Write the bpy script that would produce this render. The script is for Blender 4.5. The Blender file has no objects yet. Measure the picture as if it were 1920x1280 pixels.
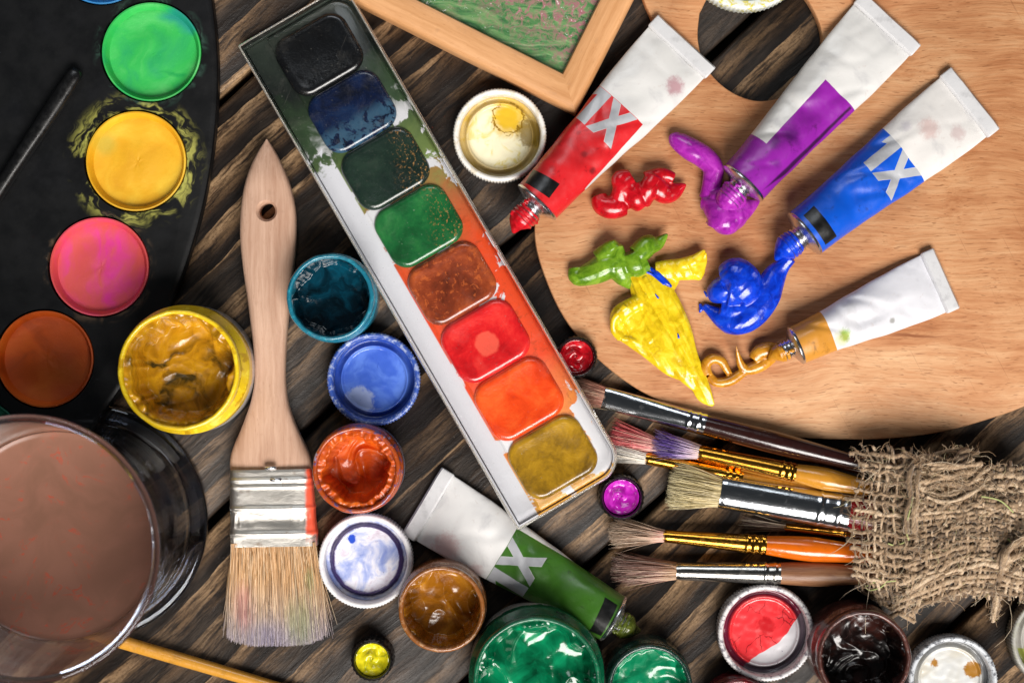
import bpy, bmesh, math, random
from mathutils import Vector, noise as mn, Matrix
PI=math.pi
S=0.0002            # one layout unit = 0.2 mm
H=3300.0            # camera height in layout units
C=bpy.context.scene.collection
R=random.Random(7)
# ------------------------------------------------------------------ helpers
def P(px,py,h=0.0):
    k=(H-h)/H
    return Vector(((px-960)*k,(640-py)*k,h))
def hexc(h):
    if not isinstance(h,str): return tuple(h)+((1.0,) if len(h)==3 else ())
    h=h.lstrip('#'); o=[]
    for i in (0,2,4):
        c=int(h[i:i+2],16)/255
        o.append(c/12.92 if c<=0.04045 else ((c+0.055)/1.055)**2.4)
    return (*o,1.0)
class G:
    def __init__(s,name):
        s.mat=bpy.data.materials.new(name); s.mat.use_nodes=True
        s.nt=s.mat.node_tree; s.nt.nodes.clear(); s.n=s.nt.nodes; s.l=s.nt.links
        s.o=s.n.new('ShaderNodeOutputMaterial')
        tc=s.n.new('ShaderNodeTexCoord')
        s.P=s.vm('SCALE',tc.outputs['Object'],scale=1/S)
        s._sep=None
    def put(s,sock,v):
        if isinstance(v,bpy.types.NodeSocket): s.l.new(v,sock)
        elif isinstance(v,str): sock.default_value=hexc(v)
        elif isinstance(v,(tuple,list)) and sock.type=='RGBA': sock.default_value=hexc(v)
        else: sock.default_value=v
    def vm(s,op,a,b=None,scale=None):
        n=s.n.new('ShaderNodeVectorMath'); n.operation=op; s.put(n.inputs[0],a)
        if b is not None: s.put(n.inputs[1],b)
        if scale is not None: s.put(n.inputs['Scale'],scale)
        return n.outputs['Value'] if op in('LENGTH','DOT_PRODUCT','DISTANCE') else n.outputs['Vector']
    def m(s,op,a,b=0.0,clamp=False):
        n=s.n.new('ShaderNodeMath'); n.operation=op; n.use_clamp=clamp; s.put(n.inputs[0],a); s.put(n.inputs[1],b); return n.outputs[0]
    def xyz(s,v=None):
        n=s.n.new('ShaderNodeSeparateXYZ'); s.put(n.inputs[0],v if v is not None else s.P); return n.outputs
    def X(s):
        if s._sep is None: s._sep=s.xyz()
        return s._sep[0]
    def Y(s): s.X(); return s._sep[1]
    def Z(s): s.X(); return s._sep[2]
    def rad(s,cx=0,cy=0):
        v=s.vm('MULTIPLY',s.P,(1,1,0)); 
        return s.vm('DISTANCE',v,(cx,cy,0))
    def mapv(s,scale=(1,1,1),rot=0.0,off=(0,0,0),v=None):
        n=s.n.new('ShaderNodeMapping'); n.inputs['Location'].default_value=off
        n.inputs['Rotation'].default_value=(0,0,rot); n.inputs['Scale'].default_value=scale
        s.put(n.inputs['Vector'],v if v is not None else s.P); return n.outputs[0]
    def noise(s,size,detail=4,rough=.55,dist=0,v=None,off=0):
        n=s.n.new('ShaderNodeTexNoise'); n.inputs['Scale'].default_value=1/size
        n.inputs['Detail'].default_value=detail; n.inputs['Roughness'].default_value=rough; n.inputs['Distortion'].default_value=dist
        vv=v if v is not None else s.P
        if off: vv=s.vm('ADD',vv,(off*37.0,off*11.0,off*5.0))
        s.put(n.inputs['Vector'],vv); return n.outputs['Fac']
    def noisec(s,size,detail=2,off=0,v=None):
        n=s.n.new('ShaderNodeTexNoise'); n.inputs['Scale'].default_value=1/size; n.inputs['Detail'].default_value=detail
        vv=v if v is not None else s.P
        if off: vv=s.vm('ADD',vv,(off*37.0,off*11.0,off*5.0))
        s.put(n.inputs['Vector'],vv); return n.outputs['Color']
    def voro(s,size,v=None,feat='F1'):
        n=s.n.new('ShaderNodeTexVoronoi'); n.feature=feat; n.inputs['Scale'].default_value=1/size
        s.put(n.inputs['Vector'],v if v is not None else s.P); return n.outputs['Distance']
    def warp(s,amt,size,off=0,v=None):
        c=s.vm('SUBTRACT',s.noisec(size,2,off,v),(.5,.5,.5)); c=s.vm('SCALE',c,scale=amt*2)
        return s.vm('ADD',v if v is not None else s.P,c)
    def st(s,x,lo,hi,a=0.0,b=1.0):
        n=s.n.new('ShaderNodeMapRange'); n.interpolation_type='SMOOTHSTEP' if hi!=lo else 'LINEAR'
        s.put(n.inputs[0],x); n.inputs[1].default_value=lo; n.inputs[2].default_value=hi; n.inputs[3].default_value=a; n.inputs[4].default_value=b
        return n.outputs[0]
    def ramp(s,f,stops):
        n=s.n.new('ShaderNodeValToRGB'); s.put(n.inputs[0],f); e=n.color_ramp.elements
        while len(e)<len(stops): e.new(.5)
        for i,(p,c) in enumerate(stops): e[i].position=p
        for i,(p,c) in enumerate(stops): e[i].color=hexc(c)
        return n.outputs[0]
    def mix(s,f,a,b,mode='MIX'):
        n=s.n.new('ShaderNodeMix'); n.data_type='RGBA'; n.blend_type=mode
        s.put(n.inputs[0],f); s.put(n.inputs[6],a); s.put(n.inputs[7],b); return n.outputs[2]
    def island(s):
        return s.n.new('ShaderNodeNewGeometry').outputs['Random Per Island']
    def poly(s,pts,v=None,soft=0.5):
        """mask of a convex polygon in local layout coordinates"""
        v=v if v is not None else s.P
        ar=sum(pts[i][0]*pts[(i+1)%len(pts)][1]-pts[(i+1)%len(pts)][0]*pts[i][1] for i in range(len(pts)))
        if ar<0: pts=pts[::-1]
        r=None
        for i,(x0,y0) in enumerate(pts):
            x1,y1=pts[(i+1)%len(pts)]; d=math.hypot(x1-x0,y1-y0); nx,ny=(y1-y0)/d,-(x1-x0)/d
            c=nx*x0+ny*y0
            q=s.st(s.vm('DOT_PRODUCT',v,(nx,ny,0)),c-soft,c+soft,1,0)
            r=q if r is None else s.m('MULTIPLY',r,q)
        return r
    def out(s,col,rough=.5,metal=0.0,bump=None,bd=1.0,bs=1.0,bumps=None,**kw):
        b=s.n.new('ShaderNodeBsdfPrincipled')
        s.put(b.inputs['Base Color'],col); s.put(b.inputs['Roughness'],rough); s.put(b.inputs['Metallic'],metal)
        nm=None
        for h,d in ([(bump,bd)] if bump is not None else [])+(bumps or []):
            bn=s.n.new('ShaderNodeBump'); bn.inputs['Strength'].default_value=bs; bn.inputs['Distance'].default_value=d*S
            s.put(bn.inputs['Height'],h)
            if nm: s.l.new(nm,bn.inputs['Normal'])
            nm=bn.outputs[0]
        if nm: s.l.new(nm,b.inputs['Normal'])
        for k,v in kw.items(): s.put(b.inputs[k.replace('_',' ')],v)
        s.l.new(b.outputs[0],s.o.inputs[0]); s.b=b
        return s.mat
MM={}
def cached(f):
    def w(*a):
        k=(f.__name__,)+a
        if k not in MM: MM[k]=f(*a)
        return MM[k]
    return w

class Msh:
    def __init__(s): s.v=[]; s.f=[]
    def add(s,vf):
        o=len(s.v); s.v+= [tuple(p) for p in vf[0]]; s.f+=[tuple(i+o for i in q) for q in vf[1]]; return s
def link(name,vf,mat,parent=None,loc=(0,0,0),rot=(0,0,0),smooth=True,auto=None,sub=0):
    if isinstance(vf,Msh): vf=(vf.v,vf.f)
    me=bpy.data.meshes.new(name)
    me.from_pydata([(p[0]*S,p[1]*S,p[2]*S) for p in vf[0]],[],vf[1]); me.update()
    if auto is not None:
        bm=bmesh.new(); bm.from_mesh(me)
        bmesh.ops.remove_doubles(bm,verts=bm.verts,dist=S*0.01)
        for f in bm.faces: f.smooth=True
        for e in bm.edges:
            if len(e.link_faces)==2 and e.calc_face_angle(0)>math.radians(auto): e.smooth=False
        bm.to_mesh(me); bm.free()
    elif smooth:
        me.polygons.foreach_set('use_smooth',[True]*len(me.polygons))
    me.materials.append(mat)
    o=bpy.data.objects.new(name,me); C.objects.link(o)
    o.location=(loc[0]*S,loc[1]*S,loc[2]*S); o.rotation_euler=rot
    if parent: o.parent=parent
    if sub:
        m=o.modifiers.new('s','SUBSURF'); m.levels=sub; m.render_levels=sub
    return o
def thing(name,label,cat,loc=(0,0,0),rot=(0,0,0),group=None):
    o=bpy.data.objects.new(name,None); C.objects.link(o); o.empty_display_size=.01
    o.location=(loc[0]*S,loc[1]*S,loc[2]*S); o.rotation_euler=rot
    return tag(o,label,cat,group)
def tag(o,label,cat,group=None):
    o['label']=label; o['category']=cat
    if group: o['group']=group
    return o
def lathe(prof,n=96,axis='z',wob=None,closed=False):
    v=[];f=[];m=len(prof)
    for j in range(n):
        a=2*PI*j/n; c,s_=math.cos(a),math.sin(a)
        for i,(r,z) in enumerate(prof):
            if wob: r,z=wob(r,z,a,i)
            v.append((r*c,r*s_,z) if axis=='z' else (z,r*c,r*s_))
    k=m if closed else m-1
    for j in range(n):
        j2=(j+1)%n
        for i in range(k):
            i2=(i+1)%m
            q=(j*m+i,j2*m+i,j2*m+i2,j*m+i2)
            f.append(q if axis=='z' else q[::-1])
    return v,f
def loft(secs,n=40,e=2.0,cap=True,fn=None):
    """secs: (x, half width, half height, y centre, z centre[, exponent])"""
    v=[];f=[]
    for k,sc in enumerate(secs):
        x,w,h,yc,zc=sc[:5]; ee=sc[5] if len(sc)>5 else e
        for j in range(n):
            a=2*PI*j/n; c,s_=math.cos(a),math.sin(a)
            yy=yc+w*math.copysign(abs(c)**(2/ee),c); zz=zc+h*math.copysign(abs(s_)**(2/ee),s_)
            p=(x,yy,zz)
            if fn: p=fn(p,k,a)
            v.append(p)
    m=len(secs)
    for k in range(m-1):
        for j in range(n):
            j2=(j+1)%n; f.append((k*n+j,(k+1)*n+j,(k+1)*n+j2,k*n+j2))
    if cap: f.append(tuple(range(n))); f.append(tuple(reversed(range((m-1)*n,m*n))))
    return v,f
def smoothpath(pts,step=4.0):
    """Catmull-Rom through tuples of any length"""
    out=[]; n=len(pts)
    for i in range(n-1):
        p0=pts[max(i-1,0)];p1=pts[i];p2=pts[i+1];p3=pts[min(i+2,n-1)]
        k=max(2,int(math.dist(p1[:3],p2[:3])/step))
        for t in range(k):
            t/=k
            out.append(tuple(0.5*(2*b+(c-a)*t+(2*a-5*b+4*c-d)*t*t+(3*b-a-3*c+d)*t**3) for a,b,c,d in zip(p0,p1,p2,p3)))
    out.append(tuple(pts[-1])); return out
def sweep(pts,n=12,flat=1.0,cap=True):
    """pts: (x,y,z,r)"""
    v=[];f=[];m=len(pts)
    for k,p in enumerate(pts):
        a=Vector(pts[max(k-1,0)][:3]);b=Vector(pts[min(k+1,m-1)][:3]); t=(b-a)
        t=t.normalized() if t.length>1e-9 else Vector((1,0,0))
        up=Vector((0,0,1)) if abs(t.z)<.93 else Vector((1,0,0))
        s_=t.cross(up).normalized(); u=s_.cross(t)
        for j in range(n):
            q=2*PI*j/n; w=Vector(p[:3])+s_*(math.cos(q)*p[3])+u*(math.sin(q)*p[3]*flat); v.append(tuple(w))
    for k in range(m-1):
        for j in range(n):
            j2=(j+1)%n; f.append((k*n+j,k*n+j2,(k+1)*n+j2,(k+1)*n+j))
    if cap: f.append(tuple(reversed(range(n)))); f.append(tuple(range((m-1)*n,m*n)))
    return v,f
def remesh(vf,voxel=2.0,smooth=6,disp=None,floor=None):
    if isinstance(vf,Msh): vf=(vf.v,vf.f)
    me=bpy.data.meshes.new('tmp'); me.from_pydata(vf[0],[],vf[1]); me.update()
    o=bpy.data.objects.new('tmp',me); C.objects.link(o)
    m=o.modifiers.new('r','REMESH'); m.mode='VOXEL'; m.voxel_size=voxel
    if smooth:
        m=o.modifiers.new('s','SMOOTH'); m.iterations=smooth; m.factor=.5
    dg=bpy.context.evaluated_depsgraph_get(); dg.update(); ev=o.evaluated_get(dg); e=ev.to_mesh()
    v=[tuple(p.co) for p in e.vertices]; f=[tuple(p.vertices) for p in e.polygons]
    no=[tuple(p.normal) for p in e.vertices]
    ev.to_mesh_clear(); bpy.data.objects.remove(o); bpy.data.meshes.remove(me)
    if disp: v=[disp(p,q) for p,q in zip(v,no)]
    if floor is not None: v=[(p[0],p[1],max(p[2],floor)) for p in v]
    return v,f
def box(x0,y0,z0,x1,y1,z1):
    v=[(x0,y0,z0),(x1,y0,z0),(x1,y1,z0),(x0,y1,z0),(x0,y0,z1),(x1,y0,z1),(x1,y1,z1),(x0,y1,z1)]
    return v,[(0,3,2,1),(4,5,6,7),(0,1,5,4),(1,2,6,5),(2,3,7,6),(3,0,4,7)]
def rrect(x0,y0,x1,y1,r,n=8):
    """rounded rectangle outline, ccw; r = radius or 4 radii (x0y0,x1y0,x1y1,x0y1)"""
    if not isinstance(r,(tuple,list)): r=(r,)*4
    o=[]
    for (cx,cy,a0,rr) in ((x0+r[0],y0+r[0],PI,r[0]),(x1-r[1],y0+r[1],1.5*PI,r[1]),(x1-r[2],y1-r[2],0,r[2]),(x0+r[3],y1-r[3],.5*PI,r[3])):
        for i in range(n+1):
            a=a0+i/n*PI/2; o.append((cx+rr*math.cos(a),cy+rr*math.sin(a)))
    return o
def offset(poly,d):
    """inset a ccw outline by d (positive = inwards)"""
    n=len(poly); o=[]
    for i in range(n):
        a=Vector(poly[i-1]);b=Vector(poly[(i+1)%n]); t=(b-a)
        k=1
        while t.length<1e-6 and k<5: k+=1; b=Vector(poly[(i+k)%n]); t=b-a
        t.normalize(); o.append((poly[i][0]-t.y*d,poly[i][1]+t.x*d))
    return o
def stack(rings,cap_top=True,cap_bot=True):
    """rings: list of (outline, z) with equal counts"""
    v=[];f=[];n=len(rings[0][0])
    for o,z in rings:
        v+=[(p[0],p[1],z) for p in o]
    for k in range(len(rings)-1):
        for j in range(n):
            j2=(j+1)%n; f.append((k*n+j,k*n+j2,(k+1)*n+j2,(k+1)*n+j))
    if cap_bot: f.append(tuple(reversed(range(n))))
    if cap_top: f.append(tuple(range((len(rings)-1)*n,len(rings)*n)))
    return v,f
def disc(Rr,zf,nr=50,na=140,cx=0,cy=0):
    v=[(cx,cy,zf(0,0))];f=[]
    for i in range(1,nr+1):
        r=Rr*i/nr
        for j in range(na):
            a=2*PI*j/na; x,y=r*math.cos(a),r*math.sin(a); v.append((cx+x,cy+y,zf(x,y)))
    for j in range(na): f.append((0,1+j,1+(j+1)%na))
    for i in range(nr-1):
        for j in range(na):
            a=1+i*na+j;b=1+i*na+(j+1)%na; f.append((a,a+na,b+na,b))
    return v,f
def nz(x,y,z=0.0): return mn.noise(Vector((x,y,z)))
def sstep(a,b,x):
    t=max(0,min(1,(x-a)/(b-a))); return t*t*(3-2*t)

# ------------------------------------------------------------------ materials
def m_table():
    g=G('dark_stained_planks')
    u=g.mapv(rot=-math.radians(43))                      # x along the grain
    plank=g.m('FLOOR',g.m('DIVIDE',g.m('ADD',g.xyz(u)[1],75.0),555.0))
    pc=g.n.new('ShaderNodeCombineXYZ'); g.l.new(g.m('MULTIPLY',plank,733.0),pc.inputs[0]); g.l.new(g.m('MULTIPLY',plank,91.0),pc.inputs[2])
    u=g.vm('ADD',u,pc.outputs[0])
    uw=g.warp(20,260,3,u); uw=g.warp(2.0,22,14,uw)
    us=g.vm('MULTIPLY',uw,(.07,1,1))
    w=g.n.new('ShaderNodeTexWave'); w.wave_type='BANDS'; w.bands_direction='Y'; w.wave_profile='SAW'
    w.inputs['Scale'].default_value=.0052; w.inputs['Distortion'].default_value=4.5; w.inputs['Detail'].default_value=3; w.inputs['Detail Scale'].default_value=.9
    g.l.new(us,w.inputs['Vector'])
    band=w.outputs['Fac']
    big=g.noise(210,3,.55,.4,v=g.vm('MULTIPLY',uw,(.38,1,1)),off=2)
    fine=g.noise(7.0,4,.65,0,v=g.vm('MULTIPLY',uw,(.10,1,1)),off=5)
    mid=g.noise(16,4,.65,.4,v=g.vm('MULTIPLY',uw,(.12,1,1)),off=8)
    speck=g.noise(5,3,.8,0,off=9)
    t=g.m('MULTIPLY',g.st(band,.15,.95),g.st(big,.37,.62))
    t=g.m('MULTIPLY',t,g.st(g.m('ADD',g.m('MULTIPLY',fine,.45),g.m('MULTIPLY',mid,.6)),.34,.60))
    t=g.m('MULTIPLY',t,g.st(speck,.22,.6,.45,1))
    col=g.ramp(t,[(0,'#191310'),(.10,'#33261c'),(.42,'#6c543c'),(1,'#a98a68')])
    grey=g.st(g.noise(120,4,.6,.3,off=12,v=g.vm('MULTIPLY',uw,(.5,1,1))),.42,.7)
    col=g.mix(g.m('MULTIPLY',grey,.62),col,g.ramp(fine,[(.25,'#1e1a18'),(.8,'#564a3f')]))
    col=g.mix(g.m('MULTIPLY',g.st(fine,.56,.36),.4),col,'#080605')
    col=g.mix(g.st(g.noise(5,2,.5,0,off=61),.775,.79,0,.6),col,'#a89c8a')
    col=g.mix(g.m('MULTIPLY',g.st(g.noise(9,2,.6,0,off=67),.735,.75,0,.7),g.st(g.noise(160,2,.5,0,off=71),.5,.6)),col,'#9c3a24')
    hgt=g.m('ADD',g.m('MULTIPLY',fine,.5),g.m('ADD',g.m('MULTIPLY',mid,.8),g.m('MULTIPLY',speck,.3)))
    return g.out(col,g.st(mid,.2,.8,.62,.36),bump=hgt,bd=2.4,bs=.75,Specular_IOR_Level=.25)
def m_palette():
    g=G('light_varnished_plywood')
    w=g.warp(40,380,3); w=g.warp(4,60,4,w)
    a=g.noise(5.5,5,.65,.2,v=g.vm('MULTIPLY',w,(.05,1,1)))
    b=g.noise(46,4,.6,.8,v=g.vm('MULTIPLY',w,(.30,1,1)),off=4)
    c=g.noise(190,3,.5,.5,v=g.vm('MULTIPLY',w,(.6,1,1)),off=7)
    f=g.m('ADD',g.m('ADD',g.m('MULTIPLY',a,.30),g.m('MULTIPLY',b,.40)),g.m('MULTIPLY',c,.45))
    col=g.ramp(f,[(.36,'#86502f'),(.48,'#aa7048'),(.58,'#be885e'),(.74,'#d2a67c')])
    fib=g.noise(3.2,3,.7,0,v=g.vm('MULTIPLY',w,(.035,1,1)),off=9)
    col=g.mix(g.m('MULTIPLY',g.st(fib,.48,.28),.45),col,'#8d5a35')
    pore=g.m('MULTIPLY',g.st(g.noise(2.4,1,.5,0,v=g.vm('MULTIPLY',w,(.10,1,1)),off=20),.64,.72),.6)
    col=g.mix(pore,col,'#7a4b2b')
    smu=g.st(g.noise(120,5,.7,1.0,off=41),.60,.74,0,.28); col=g.mix(smu,col,'#9a5a3c')
    scr=g.m('MULTIPLY',g.st(g.noise(4,2,.6,0,v=g.vm('MULTIPLY',g.mapv(rot=1.1),(.02,1,1)),off=29),.69,.76),.35); col=g.mix(scr,col,'#7d4f34')
    # little knot streak right of centre
    kx=g.vm('ADD',g.warp(9,70,11),(-210,-10,0))
    kn=g.vm('LENGTH',g.vm('MULTIPLY',kx,(.016,.28,0)))
    col=g.mix(g.st(kn,1.15,.3,0,.8),col,'#7d4423')
    return g.out(col,g.st(b,.3,.7,.62,.5),bump=a,bd=1.4,bs=.6,Specular_IOR_Level=.22)
@cached
def m_wood(c1,c2,sz,rough):
    g=G('pale_wood')
    w=g.warp(5,60,2)
    a=g.noise(sz,5,.65,.3,v=g.vm('MULTIPLY',w,(.05,1,1)))
    b=g.noise(sz*7,3,.5,.5,v=g.vm('MULTIPLY',w,(.15,1,1)),off=5)
    f=g.m('ADD',g.m('MULTIPLY',a,.6),g.m('MULTIPLY',b,.45))
    pore=g.st(g.noise(3,2,.6,0,v=g.vm('MULTIPLY',g.P,(.22,1,1)),off=13),.60,.75,0,.55)
    col=g.mix(pore,g.ramp(f,[(.35,c1),(.72,c2)]),c1)
    col=g.mix(g.m('MULTIPLY',g.st(g.noise(26,3,.6,0,off=17),.60,.74),.2),col,'#8d6a55')
    return g.out(col,rough,bump=a,bd=1.5,bs=.6)
@cached
def m_metal(c,rough,dirt):
    g=G('polished_metal')
    sc=g.noise(3,3,.7,0,v=g.vm('MULTIPLY',g.P,(.12,1,1)))
    d=g.noise(30,5,.7,.5,off=3)
    col=g.mix(g.m('MULTIPLY',g.st(d,.55,.68),dirt),c,'#3c2c22')
    return g.out(col,g.m('ADD',g.m('MULTIPLY',sc,.12),rough*.9),metal=g.m('SUBTRACT',1.0,g.m('MULTIPLY',g.st(d,.55,.68),dirt*.6)),bump=g.m('ADD',sc,d),bd=.35,bs=.5)
@cached
def m_plain(c,rough,coat):
    g=G('glossy_surface'); n=g.noise(22,4,.6); 
    col=g.mix(g.m('MULTIPLY',g.st(n,.5,.75),.25),c,(0.02,0.02,0.02))
    return g.out(col,g.st(g.noise(14,4,.7,0,off=4),.3,.7,rough*.7,rough*1.3),bump=g.noise(9,4,.6,off=2),bd=.6,bs=.5,Coat_Weight=coat,Coat_Roughness=.12)
@cached
def m_paint(c1,c2,c3,sz,rough):
    """wet or half-dry oil/gouache paint, three hues swirled together"""
    g=G('thick_paint')
    w=g.warp(sz*.9,sz*1.6,2); w=g.warp(sz*.25,sz*.4,3,w)
    a=g.noise(sz,4,.5,.8,v=w)
    st=g.noise(sz*.16,3,.6,.4,v=g.vm('MULTIPLY',g.mapv(rot=.7,v=w),(.15,1,1)))
    col=g.ramp(a,[(.33,c1),(.5,c2),(.68,c3)])
    col=g.mix(g.m('MULTIPLY',g.st(st,.5,.75),.25),col,c3)
    return g.out(col,g.st(st,.3,.8,rough*.8,rough*1.5),bumps=[(a,sz*.03),(st,.5)],bs=.5,Coat_Weight=.3,Coat_Roughness=.1)
def m_clear(name,tint='#ffffff',rough=.03,pw=5.0,edge=None,dust=1.0):
    g=G(name); n=g.n
    t=n.new('ShaderNodeBsdfTransparent'); g.put(t.inputs[0],tint)
    gl=n.new('ShaderNodeBsdfGlossy'); gl.inputs['Roughness'].default_value=rough; g.put(gl.inputs[0],'#ffffff')
    fr=n.new('ShaderNodeLayerWeight'); fr.inputs[0].default_value=.5
    fz=g.m('ADD',g.m('MULTIPLY',g.m('POWER',fr.outputs['Facing'],pw),.95),.04)
    if edge: g.l.new(g.mix(g.m('POWER',fr.outputs['Facing'],2.0),tint,edge),t.inputs[0])
    b=n.new('ShaderNodeBump'); b.inputs['Strength'].default_value=.3; b.inputs['Distance'].default_value=S*2
    g.l.new(g.noise(60,3,.5),b.inputs['Height']); g.l.new(b.outputs[0],gl.inputs['Normal'])
    mx=n.new('ShaderNodeMixShader'); g.l.new(fz,mx.inputs[0]); g.l.new(t.outputs[0],mx.inputs[1]); g.l.new(gl.outputs[0],mx.inputs[2])
    # dust, smears and fine scratches
    d=n.new('ShaderNodeBsdfDiffuse'); g.put(d.inputs[0],'#c9c4ba')
    du=g.m('MULTIPLY',g.st(g.noise(55,6,.75,.6),.5,.8),.05)
    sp=g.m('MULTIPLY',g.st(g.noise(3.5,2,.6,0,off=6),.70,.78),.35)
    scr=g.m('MULTIPLY',g.st(g.noise(3,2,.6,0,v=g.vm('MULTIPLY',g.mapv(rot=.9),(.02,1,1)),off=9),.72,.80),.2)
    mx2=n.new('ShaderNodeMixShader'); g.l.new(g.m('MULTIPLY',g.m('ADD',du,g.m('ADD',sp,scr),True),dust),mx2.inputs[0]); g.l.new(mx.outputs[0],mx2.inputs[1]); g.l.new(d.outputs[0],mx2.inputs[2])
    g.l.new(mx2.outputs[0],g.o.inputs[0]); return g.mat
def m_glass(name,tint='#ffffff'):
    g=G(name); gl=g.n.new('ShaderNodeBsdfGlass'); gl.inputs['IOR'].default_value=1.46; gl.inputs['Roughness'].default_value=0.0
    g.put(gl.inputs[0],tint); g.l.new(gl.outputs[0],g.o.inputs[0]); return g.mat
def m_bristle(stops,length,mixc=None,patch=None,dark='#3a2a1c'):
    """hair coloured along local x from 0 (ferrule) to length (tips)"""
    g=G('brush_hair'); t=g.m('DIVIDE',g.X(),length)
    t=g.m('ADD',t,g.m('MULTIPLY',g.m('SUBTRACT',g.island(),.5),.22))
    col=g.ramp(t,stops)
    if patch:
        for (cx,cy,sx,sy,c,k) in patch:
            v=g.vm('MULTIPLY',g.vm('ADD',g.P,(-cx,-cy,0)),(1/sx,1/sy,0))
            d=g.m('ADD',g.vm('LENGTH',v),g.m('MULTIPLY',g.m('SUBTRACT',g.island(),.5),.7))
            col=g.mix(g.st(d,1.0,.25,0,k),col,c)
    isl=g.island()
    col=g.mix(g.st(isl,.62,1.0,0,.55),col,dark)
    col=g.mix(g.st(isl,.38,.0,0,.45),col,'#f3e3c4')
    return g.out(col,.42,Specular_IOR_Level=.6)

def m_tube(base,letters=True,ly=0,white=None,black=None,dark='#000000',stain=None,marks=None,Lw=236,body='#d8d7d5'):
    """paint tube skin in the tube's own coordinates (x from shoulder to crimp)"""
    g=G('tube_skin'); v=g.warp(1.2,30,1)
    n1=g.noise(55,4,.6,.5,off=2); n2=g.noise(12,4,.6,.2,off=5)
    wh=g.mix(g.st(n1,.50,.72,0,.5),body,'#b2b1b4')
    wh=g.mix(g.m('MULTIPLY',g.st(n2,.6,.78),.35),wh,'#b9a79f')
    if stain: 
        for (sx,sy,r,c,k) in stain:
            d=g.m('ADD',g.vm('DISTANCE',g.vm('MULTIPLY',g.P,(1,1,0)),(sx,sy,0)),g.m('MULTIPLY',g.noise(9,4,.7,0,off=sx),r*.9))
            wh=g.mix(g.st(d,r*1.25,r*.7,0,k),wh,c)
    cn=g.mix(g.st(n1,.48,.75,0,.55),base,g.mix(.5,base,dark))
    cn=g.mix(g.st(g.noise(24,4,.65,.5,off=8),.56,.74,0,.5),cn,'#14080a')
    for (sx,sy,r,c,k) in (marks or []):
        d=g.m('ADD',g.vm('DISTANCE',g.vm('MULTIPLY',g.P,(1,1,0)),(sx,sy,0)),g.m('MULTIPLY',g.noise(13,4,.7,0,off=sx*.1),r*.9))
        cn=g.mix(g.st(d,r*1.4,r*.6,0,k),cn,c)
    if marks and not letters:
        cn=g.mix(g.poly([(10,-34),(236,-50),(236,-55),(60,-46)],v,2.0),cn,'#3c1040')
    col=cn
    for poly_ in (white or []):
        col=g.mix(g.poly(poly_,v),col,wh)
    col=g.mix(g.poly([(Lw,-300),(900,-300),(900,300),(Lw,300)],v),col,wh) if Lw else col
    met=0.0; rough=.38
    if letters:
        def sh(p,d=0): return [(a,b+ly) for a,b in p]
        I=[(162,33.5),(238,33.5),(238,52),(162,52)]
        F=[(222,51),(238,51),(238,60),(215,60)]
        A=[(238,10),(238,28),(161,-15),(161,-33)]
        B=[(238,-33),(238,-15),(161,28),(161,10)]
        clip=g.poly([(161.5,-80),(235,-80),(235,90),(161.5,90)],v)
        def uni(soft,grow):
            r=None
            for p in (I,F,A,B):
                cx=sum(a for a,_ in p)/len(p); cy=sum(b for _,b in p)/len(p)
                q=g.poly(sh([(a,b+math.copysign(grow,b-cy)) for a,b in p]),v)
                r=q if r is None else g.m('MAXIMUM',r,q)
            return g.m('MULTIPLY',r,clip)
        o=uni(.5,.6); i=uni(.5,-1.2)
        col=g.mix(o,col,'#ecebe9')
        col=g.mix(i,col,g.mix(g.st(n1,.4,.7),'#b4b6bb','#9b9da2'))
    if black: col=g.mix(g.poly(black,v),col,'#0d0d0d')
    return g.out(col,g.st(n2,.3,.8,.30,.46),bump=n1,bd=2,bs=.4,bumps=[(g.noise(70,2,.5,.3,off=11),10)],Coat_Weight=.2,Coat_Roughness=.2)

# ------------------------------------------------------------------ setting: the table
def build_table():
    m=Msh(); ang=math.radians(43)
    # boards run at +43 deg; image-space normal (sin,cos) => gaps at v
    gaps=[-690,-130,420,985,1530,2080,2640]
    d=Vector((math.cos(ang),math.sin(ang))); nrm=Vector((math.sin(ang),-math.cos(ang)))   # towards lower right
    c0=960*math.sin(ang)+640*math.cos(ang)
    for a,b in zip(gaps[:-1],gaps[1:]):
        lo=a-c0+7; hi=b-c0-7
        L=2200; n=220
        v=[];f=[]
        prof=[(lo,-60),(lo,-9),(lo+2,-3),(lo+7,0),(hi-7,0),(hi-2,-3),(hi,-9),(hi,-60)]
        for k in range(n+1):
            t=-L+2*L*k/n
            j=3.2*nz(t*.012,a*.1)+1.5*nz(t*.05,a*.3); j2=3.2*nz(t*.012,b*.1+9)+1.5*nz(t*.05,b*.3+5)
            for i,(s_,z) in enumerate(prof):
                q=s_+(j if i<4 else j2); w=d*t+nrm*q; v.append((w.x,w.y,z))
        m_=len(prof)
        for k in range(n):
            for i in range(m_-1): f.append((k*m_+i,k*m_+i+1,(k+1)*m_+i+1,(k+1)*m_+i))
        m.add((v,f))
    t=m_table()
    o=link('table',m,t,auto=50); o['kind']='structure'
    m2=Msh(); m2.add(box(-2200,-2200,-90,2200,2200,-62))
    g=G('table_underside'); mt=g.out('#060504',.9)
    o=link('table_underboard',m2,mt,smooth=False); o['kind']='structure'
build_table()

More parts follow.
